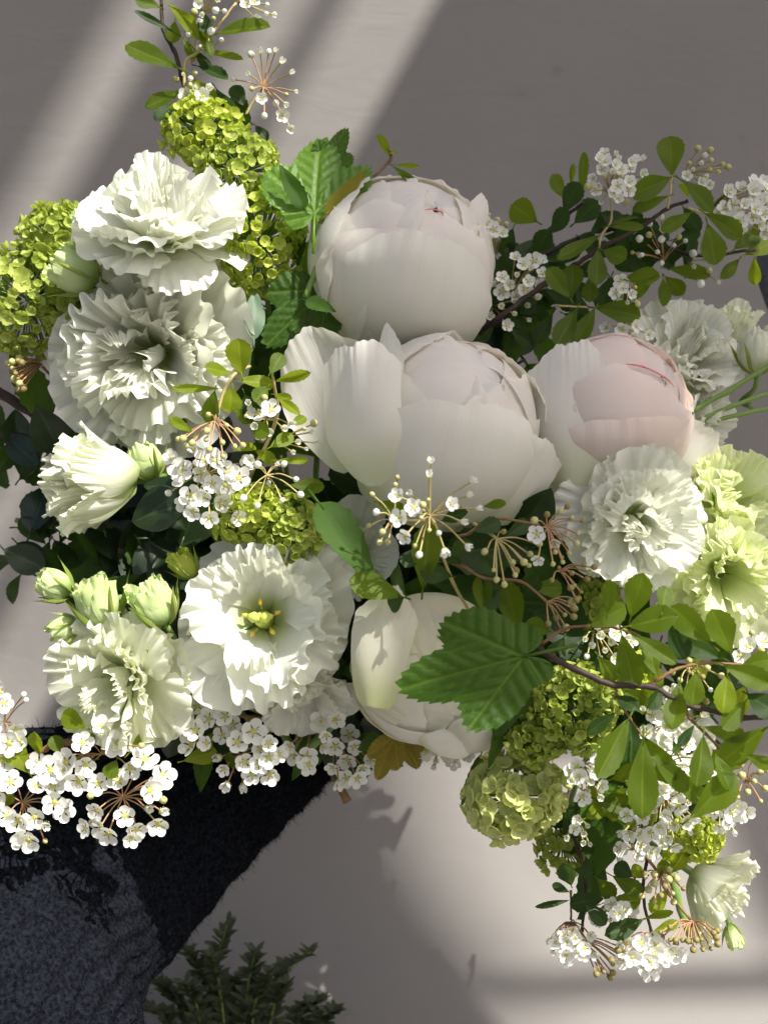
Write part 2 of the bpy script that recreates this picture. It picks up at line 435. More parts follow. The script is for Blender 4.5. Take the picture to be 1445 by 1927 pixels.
# ------------------------------------------------------------------ peonies
def peony(label, c, d, rpx, axis, seed, mats, layers, spin=0.0, guards=(), squash=1.0, closes=1.0):
    rng = np.random.default_rng(seed)
    ctr = at(c[0], c[1], d)
    axis = Vector(axis).normalized()
    r = mm(rpx, d)
    M0 = Matrix.Translation(ctr - axis * r * 1.0) @ frame_z(axis, spin)
    root = thing('peony', label, 'peony', None, 'peonies in the bouquet', M0)
    for li, (n, frac, rs, hw, tip, mi, ph0) in enumerate(layers):
        for k in range(n):
            fr = frac * rng.uniform(.93, 1.06) if li else frac
            rad_ = r * rs * rng.uniform(.99, 1.012)
            add_petal(root, M0 @ Matrix.Translation((0, 0, (1 - rs) * r)) @ Matrix.Translation((0, 0, r)) @ Matrix.Rotation(R((9, -7, 5, -3, 0)[min(li, 4)]), 4, 'X') @ Matrix.Rotation(R((-6, 8, 4, 0, 0)[min(li, 4)]), 4, 'Y') @ Matrix.Translation((0, 0, -r)), mats[mi], ph0 + k * 2 * math.pi / n + rng.uniform(-.18, .18), rng=rng, nu=61, nv=26, hf=5.0, vp=.7,
                      L=math.pi * rad_ * fr, ang=np.linspace(90, 90 - 180 * fr, 9), hw=hw * rng.uniform(.93, 1.07), r0=0.0, tip=tip, ruf=.009 if li > 2 else .002, freq=3.0,
                      fringe=.011, lift=.022 if li else 0, base=.9, rpow=5, wob=.015, offs=k % 3 * r * .016, sq=squash, tilt=R(rng.uniform(-1.5, 4) if li else 0))
    for (phi, L, ang, hw, tip, mi, extra) in guards:
        kw = dict(rng=rng, nu=29, nv=24, L=L * r, ang=ang, hw=hw, r0=.05 * r, tip=tip, ruf=.02, freq=2.2, fringe=.012, lift=.0, base=.5, rpow=3, wob=.03)
        kw.update(extra)
        add_petal(root, M0, mats[mi], phi, **kw)
    stem_to(root, M0.translation, axis, .0035)
    return [root]

PEO = []
LAY = [(3, 1.0, .88, 100, .03, 1, .3), (4, .955, .91, 66, .14, 1, .8), (5, .90, .935, 62, .26, 1, .9), (4, .80, .965, 66, .32, 0, .2), (3, .68, 1.0, 66, .34, 0, 1.0)]
PEO += peony('large white peony bud with a pink slit at its tip, highest of the four', (760, 500), .010, 166, (.34, -.66, .62), 3, [M_peo, M_peo_w],
      [(3, 1.0, .88, 100, .03, 1, .3), (4, .955, .91, 66, .14, 1, .8), (4, .87, .94, 64, .28, 1, .9), (4, .80, .98, 62, .34, 0, .5), (4, .66, 1.015, 50, .30, 0, -.4)], 0.4,
      guards=[])
PEO += peony('largest white peony with loose outer petals curling off its left side, centre of bouquet', (845, 800), .045, 168, (.42, -.66, .50), 11, [M_peo, M_peo_w],
      [(3, 1.0, .88, 100, .03, 1, .3), (4, .955, .91, 66, .14, 1, .8), (4, .88, .935, 66, .26, 1, .1), (4, .80, .975, 66, .32, 0, .8), (3, .64, 1.01, 66, .32, 0, .1)], 1.1,
      guards=[])
PEO += peony('blush pink peony with a crimson streak on its petal edge, right of centre', (1152, 782), .022, 150, (.50, -.62, .50), 21, [M_peo_w, M_peo_p],
      [(3, 1.0, .88, 100, .03, 1, .3), (4, .955, .91, 66, .14, 1, .8), (4, .88, .935, 66, .26, 1, .9), (3, .76, .965, 70, .30, 1, .2), (2, .62, 1.0, 62, .34, 0, 2.6)], 0.2)
PEO += peony('cream closed peony bud half covered by a big lobed leaf, lowest of the four', (806, 1258), .050, 140, (.30, -.55, -.70), 31, [M_peo_c, M_peo],
      [(3, 1.0, .88, 100, .03, 1, .3), (4, .955, .91, 66, .14, 1, .8), (4, .90, .935, 66, .28, 1, .9), (3, .80, .965, 70, .3, 0, .2), (2, .62, 1.0, 66, .34, 0, 1.0)], 0.7)

def shell(root, b, t, d, dt, wpx, cup, curl, mat, seed, face=(0, -1, 0), neck=.45, ruf=.015, name='petal', fast=.6, rd=.22, wrap=0):
    """a broad loose petal from base b to tip t, bulging towards face by cup, its tip rolling by curl"""
    rng = np.random.default_rng(seed)
    p, q = at(*b, d), at(*t, dt)
    ax = q - p
    Ln, w = ax.length, mm(wpx, d)
    nu, nv = 67, 27
    u, v = np.meshgrid(np.linspace(-1, 1, nu), np.linspace(0, 1, nv) ** .8, indexing='ij')
    ph = rng.uniform(0, 6.28, 8)
    vl = 1 - rd * np.abs(u) ** 2.2 + .028 * np.sin(3.2 * u + ph[5]) + .016 * np.sin(7 * u + ph[0]) + .007 * np.sin(17 * u + ph[1]) + .005 * np.sin(37 * u + ph[6])
    vv = v * vl
    wd = (neck + (1 - neck) * np.clip(vv / fast, 0, 1) ** .6) * (1 - .10 * np.clip((vv - .75) / .25, 0, 1) ** 2)
    x = u * wd * w / 2 * (1 + .03 * np.sin(6 * vv + ph[2]))
    z = cup * w * (.6 * np.sin(np.pi * np.clip(vv, 0, 1)) - .5 * u * u * wd) + curl * Ln * np.clip((vv - .6) / .4, 0, 1) ** 2
    z = z + ruf * Ln * v ** 3 * np.sin(5 * u + ph[3]) + .018 * Ln * np.sin(2.5 * u + ph[4] + 3 * vv)
    if wrap:
        x = w / 2 * np.sin(u * wd * R(wrap)); z = cup * w * .6 * np.sin(np.pi * np.clip(vv, 0, 1)) + w / 2 * (np.cos(u * wd * R(wrap)) - 1) + .012 * Ln * np.sin(2.5 * u + ph[4] + 3 * vv)
    z = z + .0028 * w * v ** 4 * (np.sin(24 * u + ph[7] + np.sin(4 * u)) + .6 * np.sin(41 * u + ph[2])) - .05 * w * np.clip((v - .86) / .14, 0, 1) ** 2 * (.3 + .7 * np.sin(2.6 * u + ph[3]))
    P = np.stack([x, vv * Ln, z], -1).reshape(-1, 3)
    uv = np.stack([(u + 1) / 2, vv], -1).reshape(-1, 2)
    F = [(i * nv + j, (i + 1) * nv + j, (i + 1) * nv + j + 1, i * nv + j + 1) for i in range(nu - 1) for j in range(nv - 1)]
    return put(name, mesh(name, P, F, [mat], uv), root, Matrix.Translation(p) @ frame_yz(ax, face))

p1, p2, p3, p4 = PEO
shell(p1, (885, 455), (908, 368), .012, .010, 44, .3, .05, M_peo, 1, (.5, -1, .2))
shell(p1, (640, 520), (700, 346), -.015, -.02, 175, .30, -.05, M_peo, 2, (-.3, -1, .3))
shell(p2, (690, 872), (578, 622), .036, .038, 215, -.24, .04, M_peo, 3, (-.40, -1, .25), ruf=.02, rd=.34, fast=.45)
shell(p2, (702, 915), (672, 640), .070, .078, 175, .40, .10, M_peo, 23, (-.60, -1, .0), neck=.15, ruf=.02, fast=.34, rd=.20)
shell(p2, (715, 800), (742, 616), .074, .066, 95, .30, .10, M_peo, 24, (-.7, -.8, .1), neck=.7, ruf=.02, rd=.45)
shell(p2, (815, 1000), (872, 766), .046, .096, 345, .26, 0, M_peo, 15, (.0, -1, -.25), neck=.75, fast=.5, rd=.50, wrap=78)
shell(p1, (742, 676), (800, 448), .014, .066, 338, .27, 0, M_peo, 16, (.05, -1, -.2), neck=.75, fast=.5, rd=.46, wrap=64)
shell(p3, (1168, 938), (1190, 800), .022, .066, 305, .18, 0, M_peo_p, 17, (.1, -1, -.25), neck=.8, fast=.5, rd=.42, wrap=72)
shell(p2, (930, 985), (1012, 818), .050, .070, 150, .22, .10, M_peo, 5, (.5, -1, .1))
shell(p2, (990, 985), (1050, 850), .035, .045, 95, -.15, .06, M_peo, 6, (.3, -1, .0))
shell(p3, (1075, 915), (1070, 642), .052, .045, 165, .30, .08, M_peo, 7, (-.50, -.9, .15))
shell(p3, (1215, 905), (1335, 800), .030, .040, 110, .20, .10, M_peo, 9, (.4, -1, .1))
shell(p3, (1260, 900), (1345, 850), .020, .030, 80, .20, .08, M_peo, 10, (.4, -1, .0))
shell(p4, (700, 1330), (735, 1110), .088, .085, 130, .30, -.05, M_peo_c, 12, (-.45, -1, .1))
shell(p4, (850, 1420), (930, 1350), .055, .075, 120, .22, .10, M_peo, 13, (.2, -.8, -.5))
shell(p4, (790, 1400), (880, 1400), .065, .080, 90, .22, .10, M_peo, 14, (.1, -.8, -.6))


def streak(root, c, d, rpx, pts, w, mat, name='petal_edge'):
    o, r = at(*c, d), mm(rpx, d)
    P = []
    for x, y in pts:
        p = at(x, y, d + .8 * r)
        k = math.sqrt(max(0, r * r - (p.x - o.x) ** 2 - (p.z - o.z) ** 2))
        P.append((p.x, o.y - k, p.z))
    P = spline(P, 5)
    v, f = tube(P, [w * .3, w, w * .7, w, w * .2], 6)
    return put(name, mesh(name, v, f, [mat]), root)
streak(p3, (1152, 782), .022, 152, [(1176, 686), (1205, 690), (1232, 701), (1252, 712), (1272, 728)], .0006, M_red)
streak(p1, (760, 500), .010, 165, [(795, 400), (812, 396), (830, 400), (834, 408)], .0004, M_red)

# ------------------------------------------------------------------ lisianthus
def lisianthus(label, c, d, rpx, axis, seed, mat=None, form='open', h=0.35, centre=False, n=(6, 6, 6, 5, 5), spin=0.0, ruf=1.0, end=None, lmul=1.0):
    rng = np.random.default_rng(seed)
    mat = mat or M_lis
    r = mm(rpx, d)
    axis = Vector(axis).normalized()
    ctr = at(c[0], c[1], d)
    M0 = Matrix.Translation(ctr - axis * r * h) @ frame_z(axis, spin)
    root = thing('lisianthus', label, 'lisianthus', None, 'ruffled lisianthus blooms', M0)
    forms = {   # (length, slopes, half width, ruffle) from outermost to innermost whorl
        'open': [(1.20, [62, 58, 68, 90], 42, .070), (1.14, [54, 46, 48, 70], 44, .095), (1.04, [44, 34, 30, 52], 44, .115), (.92, [32, 20, 14, 38], 46, .125), (.76, [20, 8, 2, 26], 48, .125)],
        'full': [(1.04, [98, 90, 84, 100], 44, .075), (1.06, [80, 70, 66, 84], 44, .095), (1.08, [64, 52, 50, 68], 44, .11), (1.08, [48, 38, 34, 52], 46, .12), (1.05, [34, 22, 20, 38], 50, .125), (1.00, [20, 8, 6, 24], 60, .13)],
        'cup': [(1.45, [78, 40, 14, 34], 44, .050), (1.42, [66, 32, 10, 30], 44, .065), (1.36, [50, 24, 8, 28], 44, .085), (1.28, [34, 14, 4, 26], 46, .10), (1.16, [20, 6, 0, 24], 50, .11)],
        'half': [(1.40, [74, 46, 40, 72], 42, .060), (1.32, [60, 38, 34, 66], 42, .075), (1.22, [46, 28, 26, 58], 42, .095), (1.08, [32, 16, 18, 48], 44, .11), (.92, [20, 8, 10, 38], 46, .11)],
    }
    for li, (L, ang, hw, rf) in enumerate(forms[form]):
        if li >= len(n):
            break
        m_ = n[li]
        for k in range(m_):
            phi = li * .55 + k * 2 * math.pi / m_ + rng.uniform(-.2, .2)
            da = rng.uniform(-12, 12)
            Mt = M0 @ Matrix.Rotation(R(rng.uniform(-7, 7)), 4, 'X') @ Matrix.Rotation(R(rng.uniform(-7, 7)), 4, 'Y')
            add_petal(root, Mt, mat, phi, rng=rng, nu=101, nv=20, hf=4.0, vp=.62, L=L * r * lmul * rng.uniform(.80, 1.10), ang=[ang[0], ang[1] + da * .5, ang[2] + da, ang[3] + da * 2.2],
                      hw=hw * rng.uniform(.9, 1.2), r0=.07 * r, tip=.42, tpow=3.2, ruf=rf * ruf * .80 * rng.uniform(.5, 1.35), freq=3.3 * rng.uniform(.8, 1.2), fringe=.012,
                      base=.5, rpow=2.8, wob=.06, lat=.42)
    if centre:
        v1, f1 = tube([(0, 0, 0), (0, 0, .35 * r), (0, 0, .46 * r)], [.12 * r, .08 * r, .06 * r], 10)
        o1 = put('pistil', mesh('pistil', v1, f1, [M_pistil]), root, M0)
        for s in (-1, 1):
            v2, f2 = tube([(0, 0, .45 * r), (s * .07 * r, .015 * r, .49 * r), (s * .14 * r, .03 * r, .47 * r)], [.04 * r, .065 * r, .02 * r], 8)
            put('stigma_lobe', mesh('stigma_lobe', v2, f2, [M_pistil]), o1, M0)
        for k in range(5):
            a = k * 1.257 + .4
            cx, cy = math.cos(a), math.sin(a)
            v3, f3 = tube([(cx * .05 * r, cy * .05 * r, 0), (cx * .17 * r, cy * .17 * r, .30 * r)], .012 * r, 5)
            st = put('stamen', mesh('stamen', v3, f3, [M_pistil]), root, M0)
            v4, f4 = tube([(cx * .15 * r, cy * .15 * r, .27 * r), (cx * .18 * r, cy * .18 * r, .31 * r), (cx * .22 * r, cy * .22 * r, .33 * r)], [.012 * r, .028 * r, .012 * r], 6)
            put('anther', mesh('anther', v4, f4, [M_anther]), st, M0)
    for k in range(5):                      # calyx
        P, F, uv = petal(rng, 5, 8, .62 * r, [80, 50, 40, 60], 9, r0=.06 * r, tip=.9, base=1.0, offs=-.02 * r)
        put('sepal', mesh('sepal', P, F, [M_sep], uv), root, M0 @ Matrix.Rotation(k * 1.257, 4, 'Z'))
    stem_to(root, M0.translation, axis, .0022, end=end)
    return root

lisianthus('white ruffled lisianthus bloom highest on the left, just below the lime snowball heads', (306, 418), .035, 144, (.04, -.62, .72), 41, form='full', h=.28, n=(6, 6, 6, 5, 5, 4))
lisianthus('widest white ruffled lisianthus on the left, directly under the highest left bloom', (284, 664), .008, 194, (-.10, -.92, -.12), 42, form='full', h=.30, n=(6, 7, 7, 6, 5, 4))
lisianthus('white lisianthus seen from the side with its frilled mouth facing left', (118, 895), .032, 112, (-.90, -.42, .06), 43, M_lis_g, form='cup', h=1.25, lmul=1.15, ruf=1.2, n=(5, 5, 6, 6, 6))
lisianthus('white frilled lisianthus facing forward with an open green and yellow heart', (492, 1165), .055, 172, (-.02, -.96, .12), 44, form='full', h=.35, centre=True, n=(6, 7, 7, 5))
lisianthus('white lisianthus half hidden in shade beneath the frilled open bloom', (580, 1310), .035, 90, (.25, -.6, -.55), 45, form='half', h=.5, n=(5, 5, 5))
lisianthus('cream lisianthus tilted down to the lower left beside the pale green buds', (215, 1282), .052, 132, (-.38, -.80, -.18), 46, M_lis_g, form='full', h=.35, n=(6, 6, 6, 5, 4))
lisianthus('white frilly lisianthus with yellow heart just below the blush peony', (1196, 982), .062, 128, (.12, -.90, -.12), 47, form='full', h=.3, n=(6, 6, 6, 5, 4, 3))
lisianthus('sunlit lime white lisianthus at the right edge, upper of the pair', (1375, 945), .030, 115, (.25, -.70, .35), 48, M_lis_y, form='full', h=.3, n=(6, 6, 6, 5, 4))
lisianthus('sunlit lime white lisianthus at the right edge, lower of the pair', (1368, 1085), .045, 125, (.15, -.85, -.15), 49, M_lis_y, form='full', h=.3, n=(6, 6, 6, 5, 4))
lisianthus('white carnation-like lisianthus behind the blush peony on its upper right', (1283, 672), -.012, 118, (.20, -.70, .55), 50, form='full', h=.3, n=(6, 6, 6, 5, 4, 4))
lisianthus('white lisianthus peeking out low behind the right side of the blush peony', (1318, 800), .000, 75, (.75, -.4, -.05), 60, form='half', h=.5, n=(5, 5, 5))
lisianthus('greenish lisianthus seen from behind with its mouth to the lower right corner', (1370, 1690), -.01, 100, (.70, -.30, -.45), 51, M_lis_g, form='half', h=.8, n=(5, 5, 5, 5, 5), end=at(1150, 1380, -.08))
lisianthus('small white frilled lisianthus in shadow behind the long leaf left of centre', (655, 1045), .012, 90, (.0, -.9, .1), 52, form='half', h=.5, n=(5, 5, 5))
lisianthus('dazzling white lisianthus showing between the leaves of the dark twig', (1285, 1405), .020, 72, (.2, -.9, .1), 53, form='open', n=(6, 6, 5), end=at(1150, 1380, -.08))
lisianthus('pale green half-open lisianthus at the right edge above the green stems', (1385, 605), -.035, 55, (.1, -.5, .8), 54, M_lis_g, form='cup', h=.7, n=(5, 5, 5), end=at(1330, 760, -.05))

def lis_bud(label, p, d, q, rpx, seed, mat=None, open_=0.0, end=None, sep=True):
    """closed spiral bud from base point p to tip q"""
    rng = np.random.default_rng(seed)
    mat = mat or M_bud
    b, t = at(*p, d), at(*q, d + .006)
    ax = (t - b)
    Ln = ax.length
    r = mm(rpx, d)
    M0 = Matrix.Translation(b) @ frame_z(ax, rng.uniform(0, 6))
    root = thing('lisianthus_bud', label, 'flower bud', None, 'lisianthus buds', M0)
    k0 = Ln / 1.12
    wid = min(60, math.degrees(math.asin(min(.95, r / Ln * 1.7))))
    for li, n in enumerate((4, 4, 3)):
        sc = 1 - .10 * li
        for k in range(n):
            add_petal(root, M0, mat, k * 2 * math.pi / n + li * .6 + rng.uniform(-.2, .2), rng=rng, nu=25, nv=15, L=k0 * rng.uniform(.95, 1.1) * (1 + .05 * li),
                      ang=[wid * 1.5 * sc, wid * .75 * sc, -wid * .15, -wid * .75 + open_ * 60], hw=58, r0=.10 * r, tip=.25, ruf=.035 + .05 * open_, freq=3.5, fringe=.03,
                      base=.7, rpow=4, wob=.03, lat=.3, offs=-li * .03 * r)
    if sep:
        for k in range(5):
            P, F, uv = petal(rng, 5, 9, Ln * rng.uniform(.8, 1.15), [wid * 1.7, wid * .8, wid * .3, wid * .9], 7, r0=.14 * r, tip=.95, base=1.0, offs=.07 * r)
            put('sepal', mesh('sepal', P, F, [M_sep], uv), root, M0 @ Matrix.Rotation(k * 1.257, 4, 'Z'))
    stem_to(root, b, ax, .0016, end=end)
    return root
lis_bud('slim pale green bud with loose tip, furthest left in the row of buds', (133, 1118), .040, (62, 1080), 34, 71)
lis_bud('plump pale green half-open bud in the middle of the row on the left', (200, 1180), .050, (165, 1078), 46, 72, open_=.5)
lis_bud('plump pale green half-open bud touching the frilled open white bloom', (310, 1175), .048, (262, 1085), 48, 73, open_=.4)
lis_bud('smallest green bud with pointed sepals, hanging below the row of buds', (148, 1172), .045, (84, 1196), 27, 74)
lis_bud('cream green bud tucked between the cream lisianthus and the frilled open bloom', (300, 1245), .040, (235, 1195), 46, 75, M_lis_g)
lis_bud('pale green bud with frilled mouth nestling against the left snowball head', (185, 530), .025, (85, 480), 48, 76, open_=.4)
lis_bud('small green bud poking up above the left snowball head beside the highest white bloom', (178, 440), .020, (140, 388), 27, 77)
lis_bud('dark green shaded bud between the side-facing bloom and the spirea clusters', (290, 900), .015, (255, 825), 36, 78)
lis_bud('pale green bud cut by the right edge beside the parallel green stems', (1425, 705), .000, (1425, 605), 40, 79, M_lis_g, end=at(1412, 765, -.005))
lis_bud('lime green bud tip peeping out at the upper left of the frilled open bloom', (365, 1085), .035, (325, 1035), 26, 80, M_vib, open_=.5)
lis_bud('small lime bud dangling below the greenish bloom near the lower right corner', (1372, 1738), .0, (1388, 1790), 18, 81, M_bud, open_=.5, end=at(1330, 1640, -.03))
lis_bud('green bud at the right edge between the two lime lisianthus blooms', (1470, 1060), .030, (1405, 1010), 30, 82, end=at(1450, 1130, -.02))

# ------------------------------------------------------------------ small flowers, buds, leaves (shared meshes)
def floret_mesh(name, mat, seed, cup):
    rng = np.random.default_rng(seed)
    parts = []; UV = []
    for k in range(5):
        P, F, uv = petal(rng, 5, 5, .56, [85, 70 - cup, 60 - cup, 75 - cup * 1.5], 47, r0=.03, tip=.22, base=.45, wob=.05)
        a = k * 1.2566 + rng.uniform(-.08, .08)
        c, s = math.cos(a), math.sin(a)
        P = P @ np.array([[c, s, 0], [-s, c, 0], [0, 0, 1]])
        parts.append((P, F, 0)); UV += list(uv)
    v, f = tube([(0, 0, 0), (0, 0, .06), (0, 0, .11)], [.07, .08, .03], 6)
    parts.append((v, f, 0)); UV += [(0.5, 0.0)] * len(v)
    V, F, I = merge(parts)
    return mesh(name, V, F, [mat], UV)
FLO = {m.name: [floret_mesh('floret', m, 100 + i, c) for i, c in enumerate((6, 24, 40))] for m in (M_vib, M_vib_p, M_vib_d)}

def blossom_mesh(seed, lift):
    rng = np.random.default_rng(seed)
    parts = []; UV = []
    for k in range(5):
        P, F, uv = petal(rng, 6, 6, .46, [80 - lift, 82 - lift, 70 - lift, 60 - lift * 1.3], 37, r0=.06, tip=.30, base=.35, wob=.05, fringe=.02)
        a = k * 1.2566 + rng.uniform(-.1, .1)
        c, s = math.cos(a), math.sin(a)
        parts.append((P @ np.array([[c, s, 0], [-s, c, 0], [0, 0, 1]]), F, 0)); UV += list(uv)
    v, f = tube([(0, 0, -.03), (0, 0, .03), (0, 0, .06)], [.05, .115, .05], 8)
    parts.append((v, f, 1)); UV += [(.5, .5)] * len(v)
    for k in range(14):                     # stamens
        a = k * .4488 + rng.uniform(-.15, .15); l = rng.uniform(.13, .22); zt = rng.uniform(.10, .20)
        p0 = np.array([math.cos(a) * .07, math.sin(a) * .07, .03]); p1 = np.array([math.cos(a) * l, math.sin(a) * l, zt])
        w = np.array([-math.sin(a), math.cos(a), 0]) * .008
        v = [p0 - w, p0 + w, p1 + w, p1 - w]; parts.append((v, [(0, 1, 2, 3)], 0)); UV += [(.5, .5)] * 4
        e = .022
        v = [p1 + np.array(q) * e for q in ((1, 0, 0), (0, 1, 0), (-1, 0, 0), (0, -1, 0), (0, 0, 1.3))]
        parts.append((v, [(0, 1, 4), (1, 2, 4), (2, 3, 4), (3, 0, 4)], 1)); UV += [(.5, .5)] * 5
    for k in range(5):                      # sepals behind
        a = k * 1.2566 + .63
        d_, t_ = np.array([math.cos(a), math.sin(a), 0]), np.array([-math.sin(a), math.cos(a), 0])
        parts.append(([t_ * .06 + [0, 0, -.04], -t_ * .06 + [0, 0, -.04], d_ * .2 + [0, 0, -.02 + lift * .002]], [(0, 1, 2)], 2)); UV += [(.5, .5)] * 3
    V, F, I = merge(parts)
    return mesh('blossom', V, F, [M_spi, M_spi_c, M_sep], UV, midx=I)
BLO = [blossom_mesh(200 + i, l) for i, l in enumerate((4, 10, 16, 22))]
HALF = [blossom_mesh(220 + i, l) for i, l in enumerate((48, 58))]

def bud_mesh(mat, seed):
    rng = np.random.default_rng(seed)
    V, F = [], []
    nr, ns = 6, 9
    for i in range(nr + 1):
        t = math.pi * i / nr
        for k in range(ns):
            a = 2 * math.pi * k / ns
            rr = .5 * math.sin(t) * (1 + .06 * math.cos(5 * a))
            V.append((rr * math.cos(a), rr * math.sin(a), .45 - .5 * math.cos(t) * (1.0 if i > 2 else .9)))
    F = [(i * ns + k, i * ns + (k + 1) % ns, (i + 1) * ns + (k + 1) % ns, (i + 1) * ns + k) for i in range(nr) for k in range(ns)]
    parts = [(V, F, 0)]
    for k in range(5):
        a = k * 1.2566
        d_, t_ = np.array([math.cos(a), math.sin(a), 0]), np.array([-math.sin(a), math.cos(a), 0])
        parts.append(([t_ * .2 + d_ * .25 + [0, 0, .05], -t_ * .2 + d_ * .25 + [0, 0, .05], d_ * .56 + [0, 0, .55]], [(0, 1, 2)], 1))
    V, F, I = merge(parts)
    return mesh('bud', V, F, [mat, M_sep], midx=I)
BUDW = bud_mesh(M_spi, 1); BUDG = bud_mesh(M_spi_b, 2); BUDB = bud_mesh(M_spi_bd, 3)

def leaf_mesh(name, mat, seed, wid, kind='spirea'):
    """unit-length leaf along +Y, upper face +Z"""
    rng = np.random.default_rng(seed)
    nu, nv = 9, 17
    u, v = np.meshgrid(np.linspace(-1, 1, nu), np.linspace(0, 1, nv), indexing='ij')
    if kind == 'spirea':                    # egg-shaped, broad beyond the middle, blunt teeth at the tip
        w = np.sin(np.pi * np.clip(v, 0, 1) ** 1.25) ** .62 * (.55 + .55 * v) * .98
        w = w * (1 + .07 * np.sin(v * 46 + 2) * (v > .5) * np.abs(u) ** 3)
    elif kind == 'oval':
        w = np.sin(np.pi * v ** .85) ** .8
    else:                                   # long, toothed, pointed
        w = np.sin(np.pi * v ** .72) ** .85 * (1 - .25 * v)
        w = w * (1 + .09 * np.sin(v * 55) * np.abs(u) ** 3)
    bend, fold, tw = rng.uniform(-.25, .35), rng.uniform(.10, .40), rng.uniform(-.35, .35)
    x = u * w * wid / 2
    z = np.abs(x) * fold - bend * v * v * .5 + .012 * np.sin(9 * v + 2 * u + seed) + (.010 if kind != 'oval' else .004) * np.sin((v - .45 * np.abs(u)) * 38) * (1 - np.abs(u)) * (np.abs(u) > .05)
    y = v * (1 - .08 * abs(bend))
    z = z + x * tw * v
    P = np.stack([x, y, z], -1).reshape(-1, 3)
    uv = np.stack([(u + 1) / 2, v], -1).reshape(-1, 2)
    F = [(i * nv + j, (i + 1) * nv + j, (i + 1) * nv + j + 1, i * nv + j + 1) for i in range(nu - 1) for j in range(nv - 1)]
    V, FF = list(P), list(F)
    tv, tf = tube([(0, -.16, -.02), (0, -.05, 0), (0, .1, z[nu // 2, 2])], [.02, .018, .01], 5)
    o = len(V); V += list(tv); FF += [tuple(a + o for a in q) for q in tf]
    uv = list(uv) + [(.5, .05)] * len(tv)
    return mesh(name, V, FF, [mat], uv)
LEAF = {k: [leaf_mesh('leaf', m, 300 + i, .62) for i in range(5)] for k, m in (('n', M_leaf), ('d', M_leaf_d), ('l', M_leaf_l))}
DARK = [leaf_mesh('leaf', M_dark, 330 + i, .66, 'oval') for i in range(3)]
LONG = [leaf_mesh('leaf', M_vleaf, 340 + i, .44, 'long') for i in range(3)]
GREY = [leaf_mesh('leaf', M_grey, 350, .30, 'oval')]

def lobed_mesh(name, mat, seed, yellow=False):
    """three-lobed toothed viburnum leaf, unit length from stalk to tip along +Y"""
    rng = np.random.default_rng(seed)
    dirs = np.radians([0, 48, -48]); lens = [1.0, .86, .86]
    nth, nr = 193, 24
    th = np.linspace(-R(158), R(158), nth)
    rad = np.zeros(nth)
    for a, l in zip(dirs, lens):
        dlt = np.abs(th - a)
        rad = np.maximum(rad, l * np.clip(1 - (dlt / R(54)) ** 1.35, 0, 1) ** .75)
    rad = np.maximum(rad, .40 * np.clip(1 - (np.abs(th) / R(165)) ** 6, 0.25, 1))
    rad = np.convolve(np.pad(rad, 1, mode='edge'), [.2, .6, .2], 'valid')
    saw = ((th * 11) % 1.0)
    rad = rad * (1 + .075 * (saw - .5) * (np.abs(th) < R(140))) * (1 + .04 * np.sin(th * 5 + seed))
    V, UV, VM = [], [], []
    for i in range(nr + 1):
        t = i / nr
        for k in range(nth):
            r_ = rad[k] * t
            x, y = r_ * math.sin(th[k]), r_ * math.cos(th[k])
            rel = 0; best = 9; ph_ = 0
            for a in dirs:
                al, s = x * math.sin(a) + y * math.cos(a), abs(x * math.cos(a) - y * math.sin(a))
                if al > 0 and s < best:
                    best = s; ph_ = ((al - .75 * s) * 46 / 6.283) % 1.0
                    rel = -.018 * math.exp(-(s / .03) ** 2) + .010 * math.sin((al - .75 * s) * 46) * min(1, s / .06)
            z = rel + .10 * x * x - .16 * y * y * (1 if y > 0 else .3) + .03 * math.sin(4 * x + seed) * y + .02 * math.sin(7 * th[k]) * t * t
            V.append((x, y, z)); UV.append((.5 + x * .5, .5 + y * .5))
            VM.append(max(math.exp(-(best / .011) ** 2), .65 * math.exp(-(min(abs(ph_ - .75), 1 - abs(ph_ - .75)) / .07) ** 2) if best < 8 else 0))
    F = [(i * nth + k, i * nth + k + 1, (i + 1) * nth + k + 1, (i + 1) * nth + k) for i in range(nr) for k in range(nth - 1)]
    tv, tf = tube([(0, -.45, -.06), (0, -.2, -.02), (0, 0, -.01)], [.022, .018, .016], 6)
    o = len(V); V += list(tv); F += [tuple(a + o for a in q) for q in tf]; UV += [(.5, .5)] * len(tv); VM += [1.0] * len(tv)
    me = mesh(name, V, F, [mat], UV)
    me.attributes.new('vein', 'FLOAT', 'POINT').data.foreach_set('value', VM)
    return me
LOB = [lobed_mesh('leaf', M_vleaf, 1), lobed_mesh('leaf', M_vleaf_l, 2), lobed_mesh('leaf', M_vleaf_y, 3)]

rnd = random.Random(5)
def leaf(root, b, t, d, me, w=None, wid=.62, roll=None, dd=None, face=None, name='leaf', grow=1.0):
    """a leaf from base b to tip t (photo positions), d metres forward; w = width in photo pixels"""
    dd = rnd.uniform(-.008, .010) if dd is None else dd
    p, q = at(*b, d), at(*t, d + dd)
    ax = q - p
    Ln = ax.length * grow
    fz = Vector(face) if face else Vector((rnd.uniform(-.35, .35), -1, rnd.uniform(-.15, .5)))
    sx = 1.0 if w is None else max(.35, min(1.9, mm(w, d) / (Ln * wid)))
    M = Matrix.Translation(p) @ frame_yz(ax, fz) @ (Matrix.Rotation(roll, 4, 'Y') if roll else Matrix()) @ Matrix.Diagonal((Ln * sx, Ln, Ln, 1))
    return put(name, me, root, M)

def leaves(root, d, items, dj=.006):
    for it in items:
        k = it[5] if len(it) > 5 else 'n'
        w = it[4] if len(it) > 4 else None
        leaf(root, it[:2], it[2:4], d + rnd.uniform(-dj, dj), rnd.choice(LEAF[k]), w * 1.28 if w else None, grow=1.16)

